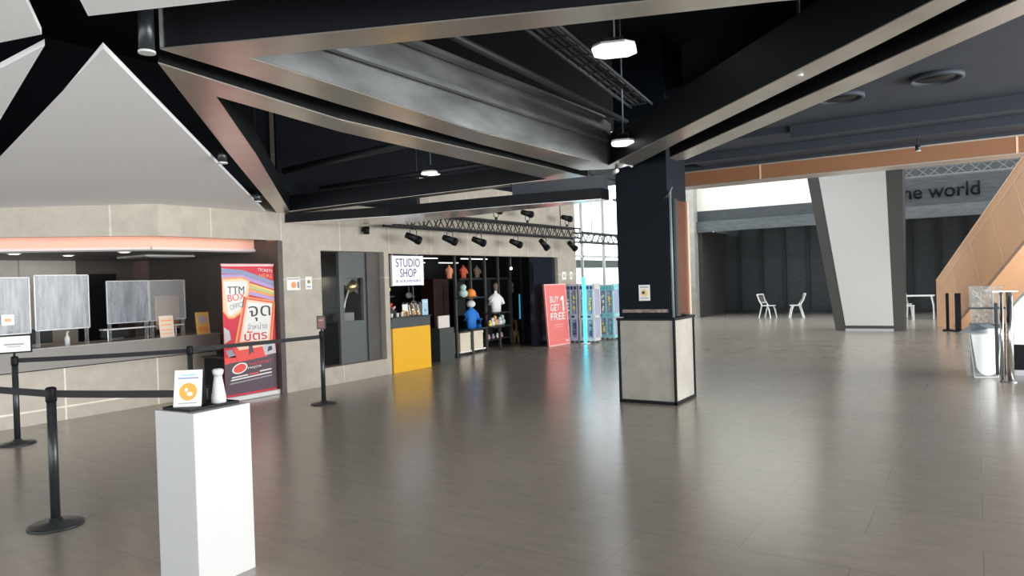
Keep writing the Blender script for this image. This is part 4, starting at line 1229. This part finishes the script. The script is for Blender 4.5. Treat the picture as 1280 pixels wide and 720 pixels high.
# ================================================================== CLAW MACHINES
def claw(x, y, w_, d_, h_, m1, m2, m3, lab, led=None, rz=0.0, rows=2):
    t = thing('claw_machine', lab, 'arcade machine', (x, y, 0), rz, 'capsule and claw machines by the window')
    hb = h_ * 0.46
    M().box(0.02, w_ - 0.02, 0.02, d_, 0.05, h_ - 0.12).build('back_lining', mat('machine_inside', (0.35, 0.38, 0.50), 0.5), t)
    f = M()
    for xx in (0, w_ - 0.05):
        f.box(xx, xx + 0.05, -0.02, 0.03, 0.05, h_)
    for xx in (w_ / 2 - 0.02,):
        f.box(xx, xx + 0.04, -0.02, 0.03, 0.05, h_)
    f.box(0, w_, -0.03, 0.03, 0.05, 0.13).box(0, w_, -0.04, 0.03, hb - 0.09, hb + 0.05).box(0, w_, -0.03, 0.03, h_ - 0.14, h_)
    f.box(0, w_, 0, d_, h_ - 0.13, h_)
    for zz in (0.05, hb - 0.05, h_ - 0.05):
        f.box(w_ - 0.03, w_ + 0.01, 0, d_, zz, zz + 0.08)
    f.box(w_ - 0.03, w_ + 0.01, d_ - 0.05, d_, 0.05, h_)
    cf = f.build('cabinet_frame', m1, t, bevel=0.004)
    for i in range(4):
        M().box(w_ * (0.12 + 0.22 * i), w_ * (0.12 + 0.22 * i) + 0.07, -0.034, -0.03, h_ - 0.12, h_ - 0.04).build('header_mark', m3, cf)
    k = 0
    for zz0, zz1 in ((0.16, hb - 0.12), (hb + 0.08, h_ - 0.18)):
        for xx0 in (0.07, w_ / 2 + 0.04):
            ww = w_ / 2 - 0.12
            c = M()
            random.seed(k + int(x * 100))
            for j in range(7):
                c.ball((xx0 + 0.04 + random.random() * (ww - 0.06), 0.0, zz0 + 0.03 + random.random() * (zz1 - zz0) * 0.75), 0.032)
            c.build('prizes', (m2, m3, PAPER, YLP)[k % 4], t, smooth=True)
            M().box(xx0, xx0 + ww, -0.024, -0.020, zz0, zz1).build('pane', ACRY, t)
            k += 1
    M().box(w_ * 0.15, w_ * 0.35, -0.05, -0.04, hb - 0.04, hb + 0.01).box(w_ * 0.6, w_ * 0.8, -0.05, -0.04, hb - 0.04, hb + 0.01).build('coin_panel', m3, cf)
    for xx in (0.08, w_ - 0.08):
        for yy in (0.06, d_ - 0.06):
            M().cyl((xx, yy, 0), (xx, yy, 0.05), 0.03, n=10).build('caster', CHAR, t)
    if led:
        M().box(w_ + 0.012, w_ + 0.075, -0.035, 0.03, 0.0, h_ + 0.02).build('led_post', led, t)


claw(-8.86, 16.12, 0.42, 0.35, 1.46, LAV, LIL, NAVY, 'lavender and white capsule machine nearest the pink board')
claw(-8.40, 16.10, 0.42, 0.35, 1.46, WHITEG, BLG, NAVY, 'white capsule machine next to the glowing cyan post', None)
claw(-8.33, 17.05, 0.44, 0.4, 1.42, mat('aqua_panel', (0.30, 0.62, 0.66), 0.4), YLP, TEAL, 'aqua and yellow capsule machine behind the others, by the window')
cy = thing('light_post', 'glowing cyan light post standing among the capsule machines', 'lamp', (-8.16, 15.93, 0))
M().box(-0.035, 0.035, -0.02, 0.02, 0.0, 1.64).build('glowing_bar', CYAN_E, cy)
M().box(-0.09, 0.09, -0.08, 0.08, 0.0, 0.02).build('foot', WHITE, cy)
pe = thing('white_panel', 'tall white panel standing behind the glowing post by the window', 'panel', (-9.0, 20.6, 0))
M().box(0, 0.35, 0, 0.05, 0, 2.3).build('panel_board', FROST, pe)
M().box(-0.02, 0.37, -0.01, 0.06, 2.3, 2.33).build('top_edge', WHITE, pe)


# ================================================================== TRUSS AND SPOTS
def truss(x, y0, y1, z0, hgt, wid, m_, lab):
    t = thing('lighting_truss', lab, 'truss', (x, y0, z0), 0, 'lighting trusses along the stone wall')
    L = y1 - y0
    for (xx, zz) in ((0, 0), (wid, 0), (0, hgt), (wid, hgt)):
        M().cyl((xx, 0, zz), (xx, L, zz), 0.022, n=8).build('chord', m_, t)
    n = int(L / 0.17)
    b = M()
    for k in range(n):
        ya, yb = L * k / n, L * (k + 1) / n
        za, zb = (0, hgt) if k % 2 else (hgt, 0)
        b.cyl((wid, ya, za), (wid, yb, zb), 0.011, n=6)
        b.cyl((0, ya, zb), (0, yb, za), 0.011, n=6)
        if k % 2:
            b.cyl((0, ya, 0), (wid, yb, 0), 0.010, n=6)
            b.cyl((0, ya, hgt), (wid, yb, hgt), 0.010, n=6)
    b.build('bracing', m_, t)
    for yy in (0.8, L - 0.8):
        M().cyl((wid / 2, yy, hgt), (wid / 2, yy, 4.59 - z0), 0.012, n=8).build('suspension_rod', CHAR, t)
    return t


truss(-8.62, 9.3, 16.25, 2.63, 0.24, 0.24, mat('black_truss', (0.03, 0.032, 0.035), 0.4, 0.4), 'black lighting truss with zigzag bracing above the shop front')
tt = truss(-8.62, 16.35, 20.8, 2.55, 0.24, 0.24, mat('grey_truss', (0.07, 0.08, 0.08), 0.4, 0.4), 'paler lighting truss continuing in front of the bright window')
tt2 = thing('lighting_truss', 'dark truss hanging below the orange beam in front of the letters', 'truss', (-2.2, 25.6, 4.42))
for (yy, zz) in ((0, 0), (0, 0.30), (0.3, 0), (0.3, 0.30)):
    M().cyl((0, yy, zz), (5.5, yy, zz), 0.025, n=8).build('chord', mat('mid_grey_truss', (0.14, 0.15, 0.155), 0.5), tt2)
b = M()
for k in range(16):
    xa, xb = 5.5 * k / 16, 5.5 * (k + 1) / 16
    za, zb = (0, 0.3) if k % 2 else (0.3, 0)
    b.cyl((xa, 0, za), (xb, 0, zb), 0.014, n=6)
    b.cyl((xa, 0.3, zb), (xb, 0.3, za), 0.014, n=6)
b.build('bracing', mat('mid_grey_truss', (0.14, 0.15, 0.155), 0.5), tt2)
for xx in (0.4, 5.0):
    M().cyl((xx, 0.15, 0.3), (xx, 0.15, 4.5), 0.012, n=8).build('suspension_rod', CHAR, tt2)


def par(x, y, z, aim, lab, upw=False):
    t = thing('stage_spotlight', lab, 'spotlight', (x, y, z), 0, 'black spotlights on the truss')
    s = -1 if upw else 1
    M().box(-0.02, 0.02, -0.02, 0.02, 0.02 * s, 0.075 * s).build('clamp', CHAR, t)
    M().tube([(0, -0.09, -0.12 * s), (0, -0.09, 0.0), (0, -0.05, 0.03 * s), (0, 0.05, 0.03 * s), (0, 0.09, 0.0), (0, 0.09, -0.12 * s)], 0.009).build('yoke', CHAR, t)
    a = Vector(aim).normalized()
    c = Vector((0, 0, -0.13 * s))
    M().cyl(c - a * 0.15, c + a * 0.07, 0.055, 0.07, n=16).cyl(c + a * 0.07, c + a * 0.14, 0.078, 0.078, n=16).build('lamp_body', BLACK, t, smooth=True)
    M().cyl(c + a * 0.141, c + a * 0.146, 0.066, 0.066, n=16).build('lens', STEEL, t)


ordn = ['leftmost', 'second from the left', 'third from the left', 'fourth from the left', 'fifth from the left', 'rightmost']
for i, (y, a) in enumerate([(9.94, (0.3, 0.85, -0.35)), (11.0, (0.3, 0.85, -0.3)), (11.95, (0.3, 0.85, -0.3)), (13.34, (0.3, 0.85, -0.3)), (14.56, (0.3, 0.7, -0.75)), (15.95, (0.3, 0.8, -0.6))]):
    par(-8.40, y - 0.1, 2.555, a, 'black spotlight hanging under the truss, ' + ordn[i])
for i, (y, lab) in enumerate([(12.5, 'leftmost of three'), (13.75, 'middle one of three'), (15.6, 'rightmost of three')]):
    par(-8.40, y, 2.972, (0.3, 0.85, -0.15), 'black spotlight standing on top of the truss, ' + lab, True)
ws = thing('wall_spot', 'small black box spotlight fixed high on the stone wall near the low beam', 'spotlight', (XW, 9.08, 2.52))
M().box(0, 0.04, -0.03, 0.03, 0.02, 0.08).build('bracket', CHAR, ws)
M().cyl((0.10, 0, 0.10), (0.10, 0, -0.03), 0.055, 0.05).build('lamp_body', BLACK, ws, smooth=True)


# ================================================================== QUEUE POSTS
def post(x, y, lab, h=0.965, rz=0.0, r=0.032, br=0.175):
    t = thing('queue_post', lab, 'queue post', (x, y, 0), rz, 'black belt barrier posts')
    M().lathe([(br, 0), (br, 0.012), (br - 0.02, 0.022), (0.05, 0.034), (0.038, 0.055), (0.0305, 0.06)], n=40).build('base', CHAR, t, smooth=True)
    M().cyl((0, 0, 0.05), (0, 0, h - 0.10), r * 0.95, n=24).build('pole', CHAR, t, smooth=True)
    M().lathe([(r, h - 0.10), (r * 1.1, h - 0.095), (r * 1.1, h - 0.01), (r * 0.9, h), (r * 0.5, h + 0.004)], n=24).build('belt_head', BLACK, t, smooth=True)
    return t


post(-5.424, 2.453, 'nearest black queue post, left of the white pedestal')
post(-8.81, 3.632, 'black queue post at the left edge with a sign frame on top', 0.955)
post(-7.72, 5.00, 'black queue post whose top shows behind the pedestal sign')
post(-7.553, 6.861, 'far black queue post with a small framed sign in front of the stone wall', 1.0)
post(-4.335, 2.90, 'black queue post hidden behind the white pedestal')


def belt(a, b, z, lab, w_=0.05, sag=0.0):
    a, b = Vector((a[0], a[1])), Vector((b[0], b[1]))
    d = (b - a).normalized()
    a2, b2 = a + d * 0.034, b - d * 0.034
    n_ = Vector((-d.y, d.x)) * 0.0015
    m_ = M()
    N_ = 10
    for k in range(N_):
        f0, f1 = k / N_, (k + 1) / N_
        p, q = a2.lerp(b2, f0), a2.lerp(b2, f1)
        s0, s1 = -sag * 4 * f0 * (1 - f0), -sag * 4 * f1 * (1 - f1)
        m_.hexa([(*(p - n_), z + s0), (*(q - n_), z + s1), (*(q + n_), z + s1), (*(p + n_), z + s0)],
                [(*(p - n_), z + w_ + s0), (*(q - n_), z + w_ + s1), (*(q + n_), z + w_ + s1), (*(p + n_), z + w_ + s0)])
    tag(m_.build('barrier_belt', mat('black_webbing', (0.008, 0.008, 0.010), 0.7)), lab, 'belt', 'black barrier belts')


belt((-5.424, 2.453), (-4.335, 2.90), 0.895, 'black belt from the nearest queue post to the one behind the pedestal', sag=0.004)
belt((-7.8, 2.30), (-5.424, 2.453), 0.895, 'black belt from the left edge to the nearest queue post', sag=0.006)
belt((-8.81, 3.632), (-7.72, 5.00), 0.885, 'black belt in front of the counter, left of the middle post', sag=0.006)
belt((-7.72, 5.00), (-7.553, 6.861), 0.90, 'black belt from the middle post to the far post by the wall', sag=0.004)


def frame_sign(x, y, z, w_, h_, rz, fm_, pm, lab, marks=()):
    t = thing('sign_frame', lab, 'sign', (x, y, z), rz, 'framed signs on queue posts')
    f = M()
    b_ = 0.016
    f.box(-0.008, 0.008, -w_ / 2, w_ / 2, 0, b_).box(-0.008, 0.008, -w_ / 2, w_ / 2, h_ - b_, h_).box(-0.008, 0.008, -w_ / 2, -w_ / 2 + b_, 0, h_).box(-0.008, 0.008, w_ / 2 - b_, w_ / 2, 0, h_)
    f.build('frame', fm_, t)
    M().box(-0.004, 0.004, -w_ / 2 + b_, w_ / 2 - b_, b_, h_ - b_).build('sheet', pm, t)
    M().cyl((0, 0, -0.03), (0, 0, 0.002), 0.012, n=12).build('socket', BLACK, t)
    if marks:
        mk = M()
        for (y0, y1, z0, z1) in marks:
            mk.box(0.004, 0.006, y0, y1, z0, z1)
        mk.build('print_lines', INKG, t)


frame_sign(-8.81, 3.632, 0.99, 0.33, 0.20, R(-22), BLACK, PAPER, 'white sign in a black frame on the left-edge queue post', [(-0.09, 0.09, 0.09, 0.105), (-0.06, 0.06, 0.07, 0.078)])
frame_sign(-7.553, 6.861, 1.03, 0.12, 0.18, R(-45), mat('dark_bronze', (0.06, 0.04, 0.035), 0.4), mat('dusty_red_sheet', (0.22, 0.10, 0.09), 0.5), 'small dusty red framed sign on the far queue post', [(-0.03, 0.03, 0.11, 0.13)])

# ================================================================== PEDESTAL
pt = thing('pedestal', 'white square pedestal in the foreground', 'pedestal', (-3.682, 2.455, 0), R(3))
M().box(-0.165, 0.165, -0.185, 0.185, 0, 0.95).build('pedestal_body', mat('pedestal_white', (0.50, 0.50, 0.495), 0.4), pt, bevel=0.003)
M().box(-0.163, 0.163, -0.183, 0.183, 0.0, 0.004).build('base_edge', CHAR, pt)
ty = thing('tray', 'flat black tray lying on the white pedestal', 'tray', (-3.70, 2.455, 0.9505), R(3))
M().box(-0.115, 0.115, -0.16, 0.165, 0, 0.008).build('tray_base', BLACK, ty, bevel=0.002)
M().box(-0.115, 0.115, -0.16, -0.155, 0.008, 0.014).box(-0.115, 0.115, 0.16, 0.165, 0.008, 0.014).box(-0.115, -0.11, -0.16, 0.165, 0.008, 0.014).box(0.11, 0.115, -0.16, 0.165, 0.008, 0.014).build('tray_rim', BLACK, ty)
# a-frame hand cleaning sign
ss = thing('tabletop_sign', 'slanted white tabletop sign with an orange hand emblem on the pedestal', 'sign', (-3.70, 2.37, 0.96), R(-52))
Wd, Hh, tl = 0.15, 0.20, 0.22
M().hexa([(0.0, -Wd / 2, 0), (0.004, -Wd / 2, 0), (0.004, Wd / 2, 0), (0.0, Wd / 2, 0)], [(-tl * Hh, -Wd / 2, Hh), (0.004 - tl * Hh, -Wd / 2, Hh), (0.004 - tl * Hh, Wd / 2, Hh), (-tl * Hh, Wd / 2, Hh)]).build('front_sheet', PAPER, ss)
M().extr([(-0.001, -Wd / 2 - 0.003, 0), (-0.001 - tl * Hh, -Wd / 2 - 0.003, Hh), (-0.10, -Wd / 2 - 0.003, 0)], (0, Wd + 0.006, 0)).build('holder', BLACK, ss)
sa, ca = math.sin(math.atan(tl)), math.cos(math.atan(tl))


def spn(u, v, off=0.0045):     # point on sloping sheet
    return (off - tl * v, u, v)


def sdisc(cy_, cz_, r, off, m_, nm, n=28, y2=1.0):
    pts = [spn(cy_ + r * math.cos(2 * PI * i / n), cz_ + r * y2 * math.sin(2 * PI * i / n), off) for i in range(n)]
    M().extr(pts, (0.0006, 0, 0)).build(nm, m_, ss)


def squad(u0, u1, v0, v1, m_, nm, off=0.0046):
    M().extr([spn(u0, v0, off), spn(u1, v0, off), spn(u1, v1, off), spn(u0, v1, off)], (0.0006, 0, 0)).build(nm, m_, ss)


EO = mat('emblem_orange', (0.85, 0.38, 0.05), 0.5)
sdisc(0.002, 0.082, 0.048, 0.0045, EO, 'emblem')
sdisc(0.002, 0.082, 0.041, 0.0052, mat('emblem_amber', (0.80, 0.38, 0.06), 0.5), 'emblem')
sdisc(0.012, 0.070, 0.016, 0.0059, PAPER, 'hand_symbol', y2=0.7)
sdisc(-0.008, 0.092, 0.008, 0.0059, PAPER, 'drop_symbol', y2=1.4)
squad(-0.04, 0.04, 0.168, 0.178, LBLUE, 'print_lines')
squad(-0.055, 0.055, 0.152, 0.160, BLG, 'print_lines')
squad(-0.05, 0.05, 0.018, 0.023, INKG, 'print_lines')
bo = thing('sanitiser_bottle', 'white hourglass-shaped spray bottle standing on the pedestal tray', 'bottle', (-3.645, 2.53, 0.959))
M().lathe([(0.034, 0), (0.040, 0.006), (0.040, 0.03), (0.036, 0.055), (0.030, 0.10), (0.023, 0.14), (0.022, 0.155)], n=28).build('bottle_body', WHITEG, bo, smooth=True)
M().lathe([(0.022, 0.155), (0.029, 0.172), (0.031, 0.188), (0.022, 0.196), (0.004, 0.198)], n=28).build('spray_head', WHITEG, bo, smooth=True)
M().lathe([(0.0385, 0.024), (0.0385, 0.05), (0.0368, 0.055)], n=28).build('label', mat('pale_grey_label', (0.62, 0.62, 0.66), 0.5), bo, smooth=True)
ho = thing('phone_holder', 'small black clip standing between the tabletop sign and the bottle', 'clip', (-3.76, 2.56, 0.959))
M().box(-0.02, 0.02, -0.015, 0.015, 0, 0.004).build('foot', BLACK, ho)
M().tube([(0, -0.012, 0), (0, -0.012, 0.06), (0, 0.0, 0.07), (0, 0.012, 0.06), (0, 0.012, 0)], 0.006).build('loop', BLACK, ho)


# ================================================================== FAR CHAIRS AND TABLE
def chair(x, y, rz, lab):
    t = thing('cafe_chair', lab, 'chair', (x, y, 0), rz, 'white cafe chairs on the far floor')
    cu = mat('chair_white', (0.78, 0.78, 0.76), 0.35)
    for s in (-1, 1):
        M().tube([(0.22, s * 0.20, 0), (0.16, s * 0.19, 0.30), (0.10, s * 0.19, 0.43)], 0.024).build('front_leg', cu, t)
        M().tube([(-0.24, s * 0.20, 0), (-0.16, s * 0.19, 0.30), (-0.12, s * 0.19, 0.43)], 0.024).build('rear_leg', cu, t)
        M().tube([(-0.10, s * 0.19, 0.43), (-0.22, s * 0.19, 0.62), (-0.30, s * 0.19, 0.84)], 0.024).build('back_post', cu, t)
    M().box(-0.16, 0.20, -0.21, 0.21, 0.42, 0.45).build('seat', cu, t, bevel=0.008)
    b_ = M()
    for k in range(6):
        f = k / 5
        yy = -0.16 + 0.32 * f
        b_.tube([(-0.14, yy, 0.50), (-0.295, yy, 0.83)], 0.009, 6)
    b_.build('back_slats', mat('chair_slats_grey', (0.20, 0.17, 0.16), 0.5), t)
    M().tube([(-0.30, -0.20, 0.84), (-0.30, 0.20, 0.84)], 0.022).build('top_rail', cu, t)
    M().tube([(-0.18, -0.19, 0.55), (-0.18, 0.19, 0.55)], 0.018).build('lower_rail', cu, t)
    return t


chair(-6.28, 26.55, R(-18), 'white cafe chair facing right, left of the pair before the dark stage')
chair(-5.35, 26.7, R(180 + 18), 'white cafe chair facing left, right of the pair before the dark stage')
chair(-2.05, 26.9, R(75), 'white cafe chair partly hidden behind the slanted column')
tbl = thing('folding_table', 'white folding table to the right of the slanted column', 'table', (-1.62, 26.2, 0), R(0))
M().box(-0.75, 0.50, -0.35, 0.35, 0.71, 0.745).build('tabletop', WHITE, tbl, bevel=0.005)
for sx in (-0.6, 0.42):
    for sy in (-0.28, 0.28):
        M().tube([(sx, sy, 0.71), (sx + 0.05, sy, 0.45), (sx + 0.06, sy, 0)], 0.018).build('leg', STEEL, tbl)
sb = thing('stool', 'small white stool standing in front of the folding table', 'stool', (-1.85, 25.4, 0))
M().box(-0.22, 0.22, -0.2, 0.2, 0.43, 0.46).build('seat', WHITE, sb, bevel=0.006)
for sx in (-0.19, 0.19):
    for sy in (-0.17, 0.17):
        M().cyl((sx, sy, 0), (sx, sy, 0.43), 0.022, n=8).build('leg', WHITE, sb)

# black slim posts by escalator
for x, y, lab in ((-0.63, 21.2, 'left slim black post before the foot of the escalator'), (-0.40, 21.0, 'right thicker black post before the foot of the escalator')):
    t = thing('slim_post', lab, 'post', (x, y, 0), 0, 'slim black posts by the escalator')
    w_ = 0.035 if 'left' in lab else 0.065
    M().box(-w_, w_, -w_, w_, 0.03, 0.95).build('pole', BLACK, t, bevel=0.005)
    M().box(-0.11, 0.11, -0.15, 0.15, 0, 0.03).build('foot_plate', BLACK, t, bevel=0.004)

# ================================================================== ACRYLIC DONATION STAND (right foreground)
ds = thing('acrylic_stand', 'clear tapered acrylic stand with a white rounded panel at the right', 'stand', (0.08, 12.35, 0), R(22))
bx0, bx1, tx0, tx1 = -0.14, 0.17, -0.20, 0.21
M().hexa([(bx0, 0, 0), (bx1, 0, 0), (bx1, 0.25, 0), (bx0, 0.25, 0)], [(tx0, 0, 0.63), (tx1, 0, 0.63), (tx1, 0.35, 0.63), (tx0, 0.35, 0.63)]).build('acrylic_body', ACRY, ds)
pts = [(tx0 + 0.02, -0.006, 0.62)]
for i in range(17):
    a = PI + PI * i / 16
    pts.append((0.03 + 0.155 * math.cos(a) * (1.0), -0.006, 0.20 + 0.17 * math.sin(a)))
pts.append((tx1 - 0.06, -0.006, 0.62))
M().extr(pts, (0, -0.012, 0)).build('white_panel', FROST, ds)
eg = M()
for (p, q) in (((bx0, 0, 0), (tx0, 0, 0.63)), ((bx1, 0, 0), (tx1, 0, 0.63)), ((bx1, 0.25, 0), (tx1, 0.35, 0.63)), ((bx0, 0, 0.004), (bx1, 0, 0.004)), ((tx0, 0, 0.63), (tx1, 0, 0.63))):
    eg.tube([p, q], 0.008, 6)
eg.build('edges', WHITEG, ds)
M().hexa([(tx0, -0.005, 0.63), (0.05, -0.005, 0.63), (0.05, 0.35, 0.63), (tx0, 0.35, 0.63)], [(tx0 + 0.02, 0, 0.66), (0.05, 0, 0.70), (0.05, 0.33, 0.74), (tx0 + 0.15, 0.33, 0.74)]).build('lid', mat('slate_lid', (0.20, 0.23, 0.28), 0.3), ds)
M().hexa([(0.05, -0.005, 0.63), (tx1, -0.005, 0.63), (tx1, 0.35, 0.63), (0.05, 0.35, 0.63)], [(0.05, 0, 0.70), (tx1, 0, 0.70), (tx1, 0.33, 0.74), (0.05, 0.33, 0.74)]).build('lid', mat('pale_blue_lid', (0.42, 0.52, 0.62), 0.3), ds)
gb = thing('glass_case', 'clear case filled with crumpled plastic behind the acrylic stand', 'case', (0.12, 13.0, 0), R(0))
M().box(-0.22, 0.22, -0.18, 0.2, 0.0, 0.72).build('cabinet', mat('case_base_dark', (0.06, 0.06, 0.06), 0.4), gb)
M().box(-0.22, 0.22, -0.18, 0.2, 0.73, 1.30).build('clear_box', ACRY, gb)
M().box(-0.23, 0.23, -0.19, 0.21, 0.96, 0.985).box(-0.225, 0.225, -0.185, 0.205, 0.72, 0.735).build('frame_bar', CHAR, gb)
cm = M()
random.seed(3)
nx, nz = 12, 14
vv = []
for j in range(nz):
    for i in range(nx):
        vv.append((-0.18 + 0.28 * i / (nx - 1) + random.uniform(-.012, .012), random.uniform(-0.08, 0.08), 0.75 + 0.50 * j / (nz - 1)))
cm.add(vv, [(j * nx + i, j * nx + i + 1, (j + 1) * nx + i + 1, (j + 1) * nx + i) for j in range(nz - 1) for i in range(nx - 1)])
o_ = cm.build('crumpled_sheet', CRUMP, gb)
M().cyl((0.08, -0.1, 0.73), (0.08, -0.1, 1.25), 0.014, n=10).cyl((0.17, -0.1, 0.73), (0.17, -0.1, 1.24), 0.010, n=10).build('inner_rod', WHITEG, gb)

# turnstile gate at the right edge
gt = thing('exit_gate', 'polished steel gate with a black panel at the right edge', 'gate', (0.30, 11.93, 0))
M().cyl((-0.02, 0.05, 0.0), (-0.02, 0.05, 1.24), 0.022, n=16).build('post', CHROME, gt, smooth=True)
M().cyl((0.07, 0.0, 0.0), (0.07, 0.0, 1.24), 0.040, n=20).build('post', CHROME, gt, smooth=True)
M().box(-0.12, 0.17, -0.05, 0.10, 1.24, 1.252).build('top_plate', CHROME, gt)
M().box(-0.10, -0.06, 0.10, 0.30, 0.08, 1.08).build('panel', CHAR, gt, bevel=0.01)
M().lathe([(0.07, 0), (0.07, 0.012), (0.045, 0.02)], c=(0.07, 0), n=24).build('foot', STEEL, gt, smooth=True)
M().lathe([(0.045, 0), (0.045, 0.012), (0.025, 0.02)], c=(-0.02, 0.05), n=24).build('foot', STEEL, gt, smooth=True)
rl_ = thing('service_desk', 'white slanted desk panel behind the steel gate at the right edge', 'desk', (0.42, 12.7, 0))
M().extr([(0.02, 0, 0.45), (0.02, 0, 1.0), (0.30, 0, 1.35), (1.2, 0, 1.35), (1.2, 0, 0.45)], (0, 0.6, 0)).build('white_panel', WHITE, rl_)
M().box(0.02, 1.2, 0.02, 0.6, 0.08, 0.45).build('black_base', BLACK, rl_)
M().box(0.0, 1.2, 0.0, 0.6, 0.0, 0.08).build('kick_plate', STEEL, rl_)
